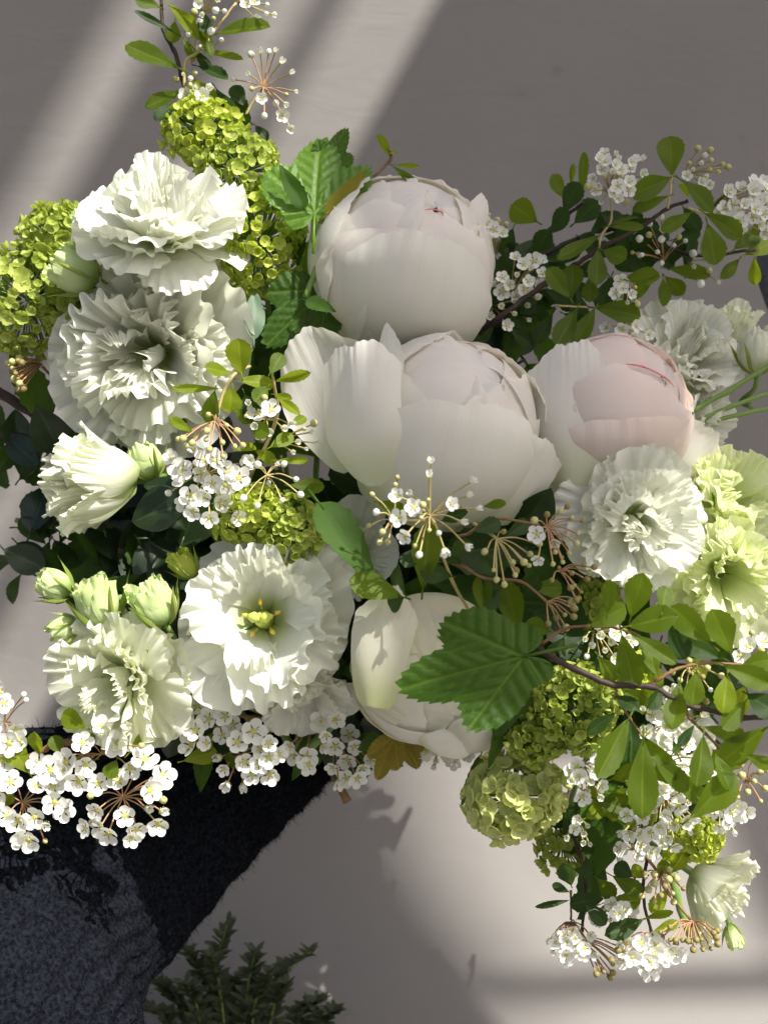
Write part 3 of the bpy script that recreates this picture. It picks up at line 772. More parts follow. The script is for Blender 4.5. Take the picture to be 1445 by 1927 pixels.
def branch(root, pts, d, r0, r1, mat=None, name='branch'):
    P = spline([at(p[0], p[1], p[2] if len(p) > 2 else d) for p in pts], 6)
    P = [p + np.array([rnd.uniform(-1, 1), rnd.uniform(-1, 1), rnd.uniform(-1, 1)]) * r0 * .18 for p in P]
    rr = np.linspace(r0, r1, len(P)) * (1 + .25 * (np.arange(len(P)) % 6 == 0))
    v, f = tube(P, rr, 7)
    return put(name, mesh(name, v, f, [mat or M_twig]), root)

def umbel(root, hub, d, ends, stalk=None, size=46, hubd=-.014, mat=None, facing=.8, bude=None):
    """flower cluster: stalks from a hub to each (x, y, kind) with kind o=open h=half-open b=bud w=white bud k=brown bud"""
    h = at(*hub, d + hubd)
    parts = []
    res = []
    for e in ends:
        x, y, k = e[0], e[1], e[2]
        p = at(x, y, d + rnd.uniform(-.006, .006) + (e[3] if len(e) > 3 else 0))
        dirv = (p - h)
        if dirv.length < 1e-4:
            dirv = Vector((0, -1, 0)) * .01
        ctrl = h + dirv * .5 + Vector((0, .002, .0015))
        v, f = tube(spline([h, ctrl, p], 3), [.00034, .00032, .00042], 5, cap=False)
        parts.append((v, f, 0))
        fa = (dirv.normalized() * (1 - facing * .5) + TOCAM * facing + Vector((rnd.uniform(-.45, .45), rnd.uniform(-.2, .2), rnd.uniform(-.35, .45)))).normalized()
        res.append((p, k, fa, dirv.normalized()))
    if stalk:
        s = at(*stalk, d + hubd - .01)
        v, f = tube(spline([s, (s + h) / 2 + Vector((.001, .003, 0)), h], 4), [.0009, .0008, .0006], 6)
        parts.append((v, f, 0))
    V, F, I = merge(parts)
    me = mesh('umbel', [Vector(v) - h for v in V], F, [mat or M_ped])
    u = put('umbel', me, root, Matrix.Translation(h))
    for p, k, fa, dv in res:
        s = mm(size, d) * rnd.uniform(.78, 1.18)
        if k == 'o':
            put('blossom', rnd.choice(BLO), u, Matrix.Translation(p) @ frame_z(fa, rnd.uniform(0, 6)) @ Matrix.Diagonal((s, s, s, 1)))
        elif k == 'h':
            s *= .95
            put('blossom', rnd.choice(HALF), u, Matrix.Translation(p) @ frame_z((dv + fa * .6).normalized(), rnd.uniform(0, 6)) @ Matrix.Diagonal((s, s, s, 1)))
        else:
            s = mm(12.5, d) * rnd.uniform(.65, 1.25)
            put('bud', {'b': BUDG, 'w': BUDW, 'k': BUDB}[k], u, Matrix.Translation(p) @ frame_z(dv, rnd.uniform(0, 6)) @ Matrix.Diagonal((s, s, s * 1.1, 1)))
    return u

def dome(hub, r, n, kinds, dirdeg=None, spread=180, flat=.9):
    """points of a cluster spread around a hub"""
    out = []
    for i in range(n):
        rr = r * math.sqrt((i + .5) / n)
        a = i * 2.39996 + rnd.uniform(-.3, .3)
        if dirdeg is not None:
            a = R(dirdeg) + ((i * .618 % 1) - .5) * R(spread)
            rr = r * rnd.uniform(.55, 1.0)
        dep = .018 * (1 - (rr / r) ** 2)
        out.append((hub[0] + rr * math.cos(a), hub[1] - rr * math.sin(a) * flat, rnd.choice(kinds), dep))
    return out
def cr(pts, ox, oy, s):
    return [(ox + p[0] / s, oy + p[1] / s) + tuple(p[2:]) for p in pts]

def sprig(label, p, d, group='spirea sprigs'):
    return thing('spirea_sprig', label, 'spirea sprig', at(*p, d), group)

# ------------------------------------------------------------------ snowball viburnum
def snowball(label, heads, stem_end=None, leaves_=()):
    """heads: (x, y, d, radius px, n florets, floret px, material, elong)"""
    x, y, d, r = heads[0][:4]
    root = thing('snowball_viburnum', label, 'viburnum', at(x, y, d - .01), 'snowball viburnum heads')
    for (x, y, d, r, n, fp, mat, sq) in heads:
        c = at(x, y, d); rm = mm(r, d); fs = mm(fp, d)
        parts = []
        n = min(295, int(n * 2.5)); fp = fp * .93; fs = mm(fp, d)
        for i in range(n):
            t = 1 - 1.62 * (i + .5) / n     # the far underside stays bare
            a = i * 2.39996
            s = math.sqrt(max(0, 1 - t * t))
            dv = Vector((s * math.cos(a), -t, s * math.sin(a)))
            dv = (dv + Vector((rnd.uniform(-.12, .12), rnd.uniform(-.12, .12), rnd.uniform(-.12, .12)))).normalized()
            lump = (1 if i % 4 else .80) + .10 * math.sin(5 * dv.x + x) * math.sin(4 * dv.z + y) + rnd.uniform(-.13, .10)
            p = c + Vector((dv.x * rm * lump, dv.y * rm * lump * .9, dv.z * rm * lump * sq))
            fa = (dv + Vector((rnd.uniform(-.4, .4), rnd.uniform(-.4, .4), rnd.uniform(-.4, .4)))).normalized()
            s_ = fs * rnd.uniform(.65, 1.3)
            put('floret', rnd.choice(FLO[mat.name]), root, Matrix.Translation(p) @ frame_z(fa, rnd.uniform(0, 6)) @ Matrix.Diagonal((s_, s_, s_, 1)))
            if i % 2 == 0:
                v, f = tube([c + dv * rm * .25, p], [.0005, .0004], 4, cap=False); parts.append((v, f, 0))
        V, F, I = merge(parts)
        put('floret_stalks', mesh('floret_stalks', [Vector(v) - c for v in V], F, [M_stem]), root, Matrix.Translation(c))
        stem_to(root, c, (c - (Vector(stem_end) if stem_end else BIND)).normalized(), .0016, end=stem_end)
    return root
RB = at(1150, 1380, -.09)
snowball('sunlit lime snowball viburnum topmost, at the foot of the tall spirea sprig', [(385, 250, -.005, 72, 95, 25, M_vib, .8)])
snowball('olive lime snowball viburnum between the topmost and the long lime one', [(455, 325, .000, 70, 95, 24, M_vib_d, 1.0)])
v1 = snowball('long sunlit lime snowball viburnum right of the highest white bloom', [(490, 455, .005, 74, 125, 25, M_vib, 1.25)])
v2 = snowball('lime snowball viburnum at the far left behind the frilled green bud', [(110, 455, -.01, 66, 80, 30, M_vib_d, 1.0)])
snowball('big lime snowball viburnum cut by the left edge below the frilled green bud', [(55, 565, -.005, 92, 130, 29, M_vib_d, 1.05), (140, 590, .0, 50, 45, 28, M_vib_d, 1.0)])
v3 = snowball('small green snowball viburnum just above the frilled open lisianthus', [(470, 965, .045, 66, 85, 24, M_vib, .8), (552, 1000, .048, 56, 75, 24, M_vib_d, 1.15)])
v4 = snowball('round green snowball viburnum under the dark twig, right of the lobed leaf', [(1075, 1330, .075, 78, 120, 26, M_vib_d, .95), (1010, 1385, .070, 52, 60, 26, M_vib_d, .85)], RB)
v5 = snowball('pale large-petalled snowball viburnum hanging lowest below the round green one', [(968, 1498, .050, 84, 75, 40, M_vib_p, .85)], RB)
v6 = snowball('little sunlit lime snowball viburnum among white blossoms near the lower right', [(1308, 1580, .045, 44, 46, 24, M_vib, .8)], RB)
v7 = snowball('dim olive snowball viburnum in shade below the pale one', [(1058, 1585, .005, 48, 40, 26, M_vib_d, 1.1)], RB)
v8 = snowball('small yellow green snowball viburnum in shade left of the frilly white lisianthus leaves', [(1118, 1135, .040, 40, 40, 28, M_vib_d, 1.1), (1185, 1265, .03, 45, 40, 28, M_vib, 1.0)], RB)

def vleaf(root, b, t, d, k=0, w=None, **kw):
    return leaf(root, b, t, d, LOB[k], w, wid=1.15, **kw)
vleaf(v1, (592, 400), (600, 248), .030, 1, 180, face=(-.1, -1, .35), dd=-.015)
vleaf(v1, (610, 330), (650, 240), .012, 0, 70)
leaf(v1, (575, 395), (524, 305), .030, LONG[0], 40, .44)
branch(v1, [(592, 400), (590, 450), (600, 490), (575, 560)], .028, .0013, .0016, M_stem, 'leaf_stalk')
vleaf(v1, (615, 545), (500, 640), .020, 0, 140, face=(.2, -1, .5))
leaf(v1, (575, 565), (632, 585), .034, LONG[1], 34, .44)
leaf(v1, (478, 640), (482, 540), .022, GREY[0], 40, .30)
leaf(v1, (560, 440), (560, 500), .0, LONG[2], 40, .44)
branch(v1, [(598, 480), (625, 410), (690, 345), (735, 300), (726, 270)], .020, .0011, .0006, M_twig_r, 'young_shoot')
for b, t, w, k in [((735, 298), (712, 252), 18, 'l'), ((738, 312), (806, 368), 26, 'n'), ((730, 290), (748, 285), 14, 'l'), ((745, 310), (790, 315), 14, 'l')]:
    leaf(v1, b, t, .018, rnd.choice(LEAF[k]), w)
leaf(v1, (612, 405), (692, 318), .034, leaf_mesh('leaf', M_vleaf_y, 361, .3, 'long'), 34, .3)
leaf(v3, (598, 945), (715, 1100), .085, LONG[0], 85, .44, face=(.35, -1, .2), dd=.012)
leaf(v3, (560, 940), (605, 912), .06, rnd.choice(LEAF['n']), 26)
vleaf(v4, (985, 1235), (755, 1290), .118, 0, 195, face=(-.05, -1, .35), dd=.004)
leaf(v4, (985, 1260), (930, 1400), .085, LONG[1], 70, .44)
leaf(v5, (905, 1420), (868, 1522), .02, LONG[2], 30, .44)
leaf(v5, (960, 1290), (930, 1455), .075, LONG[0], 70, .44, face=(.5, -.8, .1))
leaf(v6, (1145, 1535), (1118, 1655), .040, LONG[2], 85, .44, face=(.2, -1, .3))
vleaf(v6, (1110, 1500), (1180, 1560), .03, 1, 90)
vleaf(v8, (1130, 1230), (1050, 1180), .03, 0, 90)
vleaf(v8, (1080, 1190), (1180, 1290), .02, 0, 110)
autumn = thing('autumn_leaf_spray', 'yellow and rust toothed leaves under the cream peony bud', 'leaves', at(735, 1400, .03))
vleaf(autumn, (742, 1388), (705, 1472), .035, 2, 60); vleaf(autumn, (752, 1385), (792, 1452), .032, 2, 60)
leaf(autumn, (720, 1390), (672, 1412), .02, LONG[1], 50, .44)
branch(autumn, [(748, 1392), (720, 1330), (640, 1400, -.08)], .03, .001, .0015, M_twig_r, 'stem')

# ------------------------------------------------------------------ spirea sprigs
s = sprig('tall spirea sprig rising past the top edge above the lime snowballs', (355, 230), -.012)
branch(s, [(358, 240), (352, 195), (342, 140), (328, 95), (308, 55), (304, -10)], -.01, .0016, .0009)
branch(s, [(350, 200), (348, 120), (372, 98), (410, 50), (445, 5)], -.006, .0009, .0006, M_ped)
leaves(s, -.004, [(337, 128, 250, 91, 40), (318, 8, 380, 66, 26, 'l'), (409, 63, 492, 45, 44), (389, 96, 449, 112, 18, 'l'), (371, 124, 421, 142, 24, 'd'), (346, 170, 283, 198, 30, 'n'),
      (358, 144, 410, 200, 30, 'l'), (406, 165, 441, 220, 24, 'd'), (303, 14, 262, 0, 24), (330, 62, 264, 26, 14, 'd'), (345, 70, 362, 108, 20), (345, 190, 300, 222, 34, 'd'),
      (350, 205, 318, 232, 30, 'd'), (375, 40, 395, 95, 22), (330, 40, 325, 75, 26, 'n'), (380, 20, 390, 60, 24, 'd'), (368, 95, 392, 130, 20, 'd')])
umbel(s, (445, 5), -.002, dome((492, 8), 36, 8, 'oohw'), size=32)
umbel(s, (385, 25), -.002, dome((400, 2), 40, 10, 'oohww'), size=26)
umbel(s, (360, 120), -.010, dome((385, 60), 42, 8, 'bwb'), size=26)
umbel(s, (372, 205), -.008, dome((375, 180), 28, 6, 'oh'), size=32)
umbel(s, (345, 155), -.008, dome((352, 148), 22, 6, 'bhw'), size=22)
s = sprig('lone spirea umbel of pale buds standing against the sunlit wall', (466, 235), -.012)
branch(s, [(455, 250), (468, 205), (496, 165)], -.012, .0009, .0005, M_ped)
umbel(s, (496, 165), -.004, cr([(940, 215, 'w'), (970, 200, 'h'), (1000, 205, 'w'), (1025, 195, 'h'), (1045, 235, 'h'), (1080, 275, 'h'), (1095, 340, 'h'), (1060, 350, 'b'), (1060, 385, 'h'), (975, 365, 'o'),
      (945, 330, 'b'), (930, 280, 'h'), (985, 420, 'w'), (1055, 430, 'o'), (880, 298, 'w'), (1020, 375, 'w'), (1085, 480, 'o')], 0, 0, 1.9795), size=26, mat=M_ped_r, hubd=-.006)
leaves(s, -.012, [(470, 228, 438, 190, 40, 'd'), (462, 200, 440, 165, 28, 'd'), (480, 235, 500, 262, 22, 'd'), (470, 240, 455, 222, 30, 'd')])

s = sprig('long dark-stemmed spirea branch arching to the upper right over the blush peony', (890, 640), -.02)
branch(s, [(860, 660, -.03), (930, 605), (1010, 545), (1080, 500), (1130, 467), (1200, 430), (1255, 393), (1293, 378)], .0, .0017, .0009)
branch(s, [(1126, 467), (1133, 440), (1150, 412), (1148, 350)], .004, .0006, .0005, M_ped)
branch(s, [(1256, 392), (1262, 350), (1264, 330)], .004, .0006, .0005, M_ped)
branch(s, [(1295, 392), (1330, 402), (1370, 410)], .004, .0006, .0005, M_ped)
branch(s, [(1045, 575), (1119, 579)], .003, .0006, .0005, M_ped)
leaves(s, .006, [(1264, 332, 1260, 262, 47), (1262, 334, 1200, 362, 38), (1256, 369, 1198, 394, 26), (1281, 339, 1337, 390, 46), (1298, 373, 1279, 352, 18, 'l'), (1326, 401, 1387, 441, 36), (1330, 420, 1345, 488, 46),
      (1300, 400, 1251, 430, 26), (1128, 443, 1058, 483, 26), (1145, 424, 1198, 407, 12), (1147, 426, 1202, 428, 18), (1126, 467, 1121, 528, 34), (1134, 471, 1172, 485, 36), (1072, 562, 1032, 513, 36), (1075, 560, 1077, 505, 38),
      (1119, 579, 1194, 592, 40), (1085, 581, 1051, 645, 36), (1119, 581, 1085, 641, 34), (1111, 518, 1109, 562, 28), (1172, 526, 1232, 520, 32), (1232, 520, 1190, 556, 24)], .004)
leaves(s, -.008, [(1020, 570, 1022, 605, 20, 'd'), (1000, 575, 970, 610, 40, 'd'), (1040, 590, 1012, 640, 30, 'd'), (960, 620, 1000, 650, 32, 'd'), (1060, 590, 1100, 610, 28, 'd'), (1010, 560, 985, 590, 26, 'd'), (930, 610, 900, 640, 24, 'd'),
      (1150, 520, 1130, 575, 34, 'd'), (1180, 470, 1220, 440, 28, 'd'), (1200, 440, 1195, 400, 26, 'd'), (1095, 500, 1060, 525, 24, 'd'), (1285, 390, 1310, 430, 30, 'd'), (1180, 440, 1165, 480, 28, 'd')])
umbel(s, (1148, 365), .004, dome((1160, 335), 58, 30, 'ooohob'), size=27)
umbel(s, (1185, 520), .000, dome((1180, 552), 30, 8, 'oohb'), size=28)
umbel(s, (1165, 615), .000, dome((1180, 632), 48, 12, 'oooh'), size=28)
s = sprig('shaded leafy spirea branch running behind the long dark stem at upper right', (900, 600), -.045)
branch(s, [(890, 610), (985, 480), (1060, 410), (1100, 380)], -.035, .0016, .0009)
branch(s, [(980, 500), (1150, 430), (1300, 480), (1420, 470)], -.03, .0013, .0008)
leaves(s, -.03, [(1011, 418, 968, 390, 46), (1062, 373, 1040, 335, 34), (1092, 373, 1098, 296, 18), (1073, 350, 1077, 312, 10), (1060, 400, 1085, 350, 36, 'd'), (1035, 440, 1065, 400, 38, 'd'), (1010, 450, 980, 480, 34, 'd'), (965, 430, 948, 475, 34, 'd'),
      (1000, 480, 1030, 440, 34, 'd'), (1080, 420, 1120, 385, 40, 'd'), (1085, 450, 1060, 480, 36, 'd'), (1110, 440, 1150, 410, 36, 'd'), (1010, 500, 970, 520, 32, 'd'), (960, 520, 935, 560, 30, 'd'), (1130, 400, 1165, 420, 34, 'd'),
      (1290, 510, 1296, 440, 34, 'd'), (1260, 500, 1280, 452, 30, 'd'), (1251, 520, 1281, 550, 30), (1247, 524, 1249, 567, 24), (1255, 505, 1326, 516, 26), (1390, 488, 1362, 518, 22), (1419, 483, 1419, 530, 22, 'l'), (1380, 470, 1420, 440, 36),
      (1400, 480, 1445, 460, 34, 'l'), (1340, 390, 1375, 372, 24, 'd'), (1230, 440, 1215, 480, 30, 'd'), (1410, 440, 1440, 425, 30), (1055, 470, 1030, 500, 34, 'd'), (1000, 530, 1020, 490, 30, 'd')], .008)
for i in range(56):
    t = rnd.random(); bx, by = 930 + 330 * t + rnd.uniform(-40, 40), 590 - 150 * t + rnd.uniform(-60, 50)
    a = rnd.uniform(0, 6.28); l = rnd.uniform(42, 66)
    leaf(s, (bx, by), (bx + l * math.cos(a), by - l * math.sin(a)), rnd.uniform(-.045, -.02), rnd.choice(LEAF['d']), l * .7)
umbel(s, (1330, 400), -.020, dome((1412, 392), 60, 26, 'oooo'), size=32)
umbel(s, (1290, 330), -.018, dome((1325, 318), 40, 15, 'oobhb'), size=24)
umbel(s, (1249, 490), -.018, dome((1235, 455), 52, 14, 'wbwb'), size=22, mat=M_ped_r)
umbel(s, (960, 560), -.012, dome((985, 528), 56, 18, 'oooh'), size=32)
umbel(s, (935, 480), -.03, dome((922, 432), 30, 9, 'owb'), size=30)
umbel(s, (1290, 495), -.03, dome((1320, 510), 40, 7, 'wbh'), size=24)
umbel(s, (930, 580), -.01, dome((955, 590), 40, 6, 'oh'), size=28)

s = sprig('sunlit lime-leaved spirea sprig with bud and blossom umbels beside the widest bloom', (470, 660), .055)
branch(s, [(470, 900, .03), (520, 790, .045), (515, 720), (508, 690)], .060, .0010, .0006, M_ped)
branch(s, [(470, 690, .045), (444, 702), (422, 736), (405, 792)], .066, .0008, .0008, M_ped)
leaves(s, .066, [(455, 706, 449, 646, 46, 'l'), (438, 703, 391, 695, 26, 'l'), (413, 731, 335, 731, 15, 'l'), (449, 714, 508, 725, 30, 'l'), (508, 703, 527, 672, 28), (519, 717, 574, 704, 20, 'l'), (515, 742, 545, 750, 14, 'l'), (521, 745, 557, 774, 18, 'l'),
      (436, 728, 433, 770, 40, 'l'), (405, 735, 394, 790, 34, 'n'), (505, 727, 482, 752, 30, 'n'), (364, 814, 325, 790, 18, 'l'), (480, 847, 513, 866, 22, 'l'), (508, 842, 546, 822, 26, 'l'), (445, 847, 478, 838, 22, 'l'), (521, 866, 573, 866, 14, 'l'),
      (546, 913, 602, 916, 28, 'n'), (544, 803, 573, 786, 18, 'l'), (440, 770, 470, 790, 26, 'n'), (470, 800, 500, 815, 30, 'n'), (460, 740, 480, 790, 34, 'd')], .004)
CX = (300, 620, 3.6125)
umbel(s, (405, 792), .074, cr([(340, 585, 'b'), (150, 735, 'b'), (185, 730, 'b'), (205, 775, 'b'), (240, 755, 'b'), (335, 675, 'b'), (325, 735, 'b'), (345, 795, 'b'), (425, 755, 'b'), (430, 845, 'b'), (500, 780, 'b'), (555, 775, 'b'), (505, 680, 'b'), (450, 650, 'b')], *CX), mat=M_ped_r, hubd=-.006)
umbel(s, (500, 790), .068, cr([(615, 510, 'h'), (760, 545, 'o'), (665, 570, 'o'), (740, 690, 'h'), (655, 650, 'h'), (880, 640, 'h'), (600, 590, 'b'), (715, 480, 'b'), (690, 700, 'o'), (840, 670, 'h')], *CX), size=40)
umbel(s, (515, 840), .062, cr([(1020, 700, 'h'), (930, 765, 'h'), (900, 830, 'h'), (1055, 770, 'h'), (990, 810, 'h'), (975, 680, 'b'), (1030, 650, 'b')], *CX), size=26)
umbel(s, (390, 890), .062, cr([(80, 870, 'o'), (310, 890, 'o'), (150, 960, 'o'), (290, 985, 'o'), (470, 970, 'o'), (360, 1050, 'o'), (220, 1130, 'o'), (420, 1180, 'o'), (140, 1020, 'o'), (590, 910, 'o'), (530, 1275, 'o'), (340, 1280, 'o'), (230, 1240, 'o'),
      (240, 830, 'h'), (385, 890, 'o'), (110, 910, 'o'), (540, 1010, 'o'), (450, 1060, 'o'), (300, 1140, 'o'), (85, 1100, 'w'), (180, 1180, 'o')], *CX), size=44)
umbel(s, (502, 894), .076, cr([(635, 940, 'w'), (680, 930, 'w'), (740, 1025, 'w'), (790, 930, 'h'), (910, 1015, 'w'), (940, 1110, 'w'), (825, 1145, 'w'), (675, 1175, 'w'), (590, 1130, 'w'), (830, 925, 'w'), (620, 890, 'o')], *CX), size=30, hubd=-.004)

s = sprig('sunlit spirea sprig with big white blossoms spilling over the black sleeve, lower left', (120, 1400), .045)
branch(s, [(300, 1400, .0), (200, 1390), (126, 1397), (86, 1409), (20, 1440)], .045, .0018, .0012, M_twig_r)
leaves(s, .055, [(162, 1369, 121, 1346, 36, 'l'), (76, 1419, 66, 1384, 26, 'l'), (56, 1455, 20, 1404, 40, 'l'), (242, 1419, 280, 1381, 22, 'l'), (5, 1520, 20, 1490, 26, 'l'), (120, 1420, 100, 1390, 26, 'n'), (180, 1430, 140, 1440, 30, 'n'), (150, 1400, 175, 1385, 22, 'n'), (220, 1430, 205, 1460, 28, 'n')])
C5 = (0, 1000, 1.9795)
umbel(s, (10, 1360), .055, cr([(15, 640, 'o'), (60, 740, 'o'), (35, 790, 'o'), (85, 615, 'w'), (-20, 720, 'o'), (70, 780, 'o'), (95, 632, 'w'), (0, 600, 'o'), (10, 850, 'o')], *C5), size=52, mat=M_ped_r)
umbel(s, (192, 1419), .062, cr([(310, 790, 'o'), (380, 725, 'o'), (435, 790, 'o'), (240, 890, 'o'), (320, 870, 'o'), (295, 930, 'o'), (190, 890, 'o'), (145, 865, 'o'), (520, 800, 'b'), (465, 740, 'h'), (250, 860, 'o'), (485, 880, 'o')], *C5), size=51, mat=M_ped_r)
umbel(s, (43, 1510), .062, cr([(40, 935, 'o'), (25, 1060, 'o'), (135, 950, 'o'), (205, 1010, 'o'), (130, 1065, 'o'), (165, 1090, 'h'), (80, 1140, 'o'), (70, 1075, 'o'), (165, 1145, 'b'), (235, 1040, 'o'), (-10, 1000, 'o'), (110, 1150, 'o'), (200, 950, 'o')], *C5), size=50, mat=M_ped_r)
umbel(s, (232, 1500), .062, cr([(365, 940, 'o'), (440, 930, 'o'), (560, 965, 'o'), (360, 1040, 'o'), (465, 1060, 'o'), (405, 1125, 'o'), (320, 1105, 'o'), (490, 1140, 'o'), (590, 1090, 'o'), (510, 1110, 'o'), (605, 910, 'o'), (540, 850, 'o'), (600, 1000, 'b'), (600, 1040, 'h'), (590, 940, 'o'), (375, 1100, 'o'), (350, 985, 'b'), (545, 1030, 'h')], *C5), size=50, mat=M_ped_r)
s = sprig('white spirea cluster hanging under the frilled open bloom over the black sleeve', (450, 1340), .035)
branch(s, [(560, 1370, .0), (480, 1350), (420, 1345)], .035, .0014, .0009, M_twig_r)
leaves(s, .040, [(345, 1432, 400, 1415, 32, 'l'), (440, 1450, 432, 1420, 18, 'n'), (345, 1330, 325, 1310, 22, 'n'), (480, 1380, 510, 1400, 30, 'd'), (400, 1380, 380, 1410, 30, 'n')])
umbel(s, (440, 1375), .048, cr([(735, 650, 'o'), (815, 640, 'o'), (730, 740, 'o'), (830, 760, 'o'), (885, 785, 'o'), (840, 690, 'o'), (700, 700, 'o'), (945, 745, 'o'), (990, 740, 'b'), (1000, 790, 'o'), (715, 795, 'o'), (770, 790, 'o'), (870, 720, 'o'), (780, 700, 'o')], *C5), size=48, mat=M_ped_r)
umbel(s, (455, 1420), .046, cr([(910, 860, 'o'), (965, 865, 'o'), (825, 840, 'h'), (835, 885, 'o'), (905, 940, 'h'), (850, 935, 'h'), (1005, 905, 'o'), (940, 905, 'o'), (970, 810, 'o'), (1040, 830, 'o'), (1000, 840, 'o')], *C5), size=42, mat=M_ped_r)
s = sprig('dim spirea cluster in shade between the black sleeve and the cream peony', (600, 1380), .015)
branch(s, [(640, 1420, -.03), (610, 1380), (590, 1370)], .015, .0014, .0009, M_twig_r)
umbel(s, (585, 1370), .026, cr([(1190, 710, 'o'), (1215, 760, 'o'), (1140, 840, 'o'), (1090, 830, 'o'), (1080, 800, 'o'), (1150, 870, 'o'), (1250, 700, 'o'), (1200, 800, 'h')], *C5), size=42, mat=M_ped_r)
umbel(s, (630, 1390), .012, cr([(1250, 800, 'o'), (1290, 850, 'o'), (1240, 880, 'o'), (1290, 920, 'o'), (1350, 880, 'o'), (1320, 800, 'o'), (1260, 930, 'h'), (1330, 920, 'o'), (1300, 760, 'o'), (1380, 850, 'o')], *C5), size=40, mat=M_ped_r)
branch(s, [(620, 1440), (655, 1508)], -.03, .0022, .0022, M_twig_r)
s = sprig('faint white spirea cluster in shade beneath the cream peony bud', (830, 1410), .0)
branch(s, [(800, 1350, -.03), (830, 1405)], .0, .0010, .0008, M_twig_r)
umbel(s, (830, 1400), .015, dome((832, 1412), 60, 18, 'oooh', flat=.5), size=36)

s = sprig('central spirea umbel of small white blossoms in front of the largest peony', (880, 1040), .10)
branch(s, [(900, 1180, .06), (850, 1090, .09), (809, 971)], .108, .0008, .0006, M_ped)
C7 = (600, 860, 2.89)
umbel(s, (809, 971), .122, cr([(610, 35, 'h'), (600, 110, 'h'), (430, 215, 'o'), (510, 210, 'h'), (515, 275, 'o'), (440, 330, 'o'), (470, 430, 'o'), (720, 255, 'o'), (770, 350, 'h'), (820, 140, 'h'), (800, 215, 'h'), (850, 280, 'h'), (680, 495, 'h'), (795, 475, 'h'),
      (645, 400, 'w'), (550, 515, 'w'), (595, 240, 'b'), (570, 270, 'b'), (560, 330, 'b'), (530, 470, 'b'), (600, 390, 'b')], *C7), size=37, hubd=-.006)
umbel(s, (742, 980), .112, cr([(300, 215, 'b'), (325, 305, 'w'), (287, 370, 'b'), (360, 395, 'b'), (340, 450, 'b'), (380, 445, 'b'), (425, 125, 'b'), (415, 165, 'b')], *C7), hubd=-.005, stalk=(800, 980))
leaves(s, .100, [(757, 1123, 671, 1095, 50), (795, 1109, 806, 1000, 50, 'n'), (711, 946, 756, 962, 26), (908, 953, 946, 948, 18), (870, 1061, 828, 1040, 30, 'd'), (850, 1050, 880, 1020, 36, 'd'), (760, 1125, 735, 1140, 30, 'd'), (890, 1000, 935, 985, 30, 'd'), (830, 980, 870, 965, 26, 'd'), (905, 1040, 925, 1075, 30, 'd'),
      (780, 1030, 765, 1065, 30, 'd'), (850, 1085, 800, 1075, 36, 'd')], .006)
s = sprig('brown-budded spirea sprig with radiating red stalks left of the frilly white lisianthus', (960, 1100), .09)
branch(s, [(860, 1010), (884, 1002), (911, 981), (946, 976), (1015, 988)], .095, .0007, .0006, M_twig_r)
branch(s, [(800, 1050, .07), (866, 1064), (911, 1088), (980, 1095), (1029, 1133)], .095, .0008, .0006, M_twig_r)
umbel(s, (934, 1014), .110, cr([(915, 500, 'b'), (1000, 410, 'k'), (1045, 560, 'b'), (950, 605, 'b'), (965, 650, 'b'), (1005, 675, 'b'), (1060, 630, 'b'), (1130, 520, 'b'), (1130, 580, 'b'), (1180, 470, 'b'), (1060, 600, 'k'), (1100, 560, 'b')], *C7), stalk=(890, 985), hubd=-.006)
umbel(s, (1029, 993), .106, cr([(1180, 350, 'b'), (1240, 320, 'k'), (1305, 305, 'b'), (1340, 280, 'k'), (1360, 335, 'b'), (1420, 350, 'k'), (1395, 415, 'b'), (1385, 460, 'b'), (1340, 465, 'b'), (1280, 505, 'b'), (1350, 510, 'b'), (1315, 535, 'k'), (1270, 570, 'b'), (1320, 560, 'b'), (1185, 420, 'o'), (1190, 555, 'o'), (1280, 460, 'o')], *C7), mat=M_ped_r, hubd=-.006, size=34)
umbel(s, (1053, 1075), .100, cr([(1305, 605, 'k'), (1365, 630, 'k'), (1440, 660, 'k'), (1360, 700, 'k'), (1415, 725, 'k'), (1380, 690, 'b'), (1430, 590, 'k'), (1455, 625, 'b'), (1480, 600, 'k'), (1390, 760, 'k'), (1270, 665, 'k')], *C7), mat=M_ped_r, hubd=-.006)
umbel(s, (1029, 1133), .100, cr([(1370, 820, 'k'), (1325, 850, 'b'), (1370, 860, 'k'), (1330, 910, 'b'), (1310, 930, 'k'), (1395, 770, 'k'), (1350, 790, 'b'), (1280, 860, 'k'), (1245, 890, 'k')], *C7), mat=M_ped_r, hubd=-.006)
leaves(s, .092, [(908, 1158, 906, 1092, 32), (977, 1195, 953, 1106, 44), (995, 1104, 1054, 1107, 32, 'n'), (1036, 1189, 991, 1176, 34), (1020, 1215, 995, 1200, 26, 'd'), (950, 1010, 990, 985, 28, 'd'), (980, 1060, 1020, 1050, 30, 'd'), (940, 1110, 915, 1140, 34, 'd'), (900, 1080, 935, 1110, 36, 'd'), (1000, 1150, 1040, 1165, 36, 'd'), (985, 1120, 1010, 1090, 30, 'd'), (960, 1050, 930, 1070, 28, 'd')], .008)

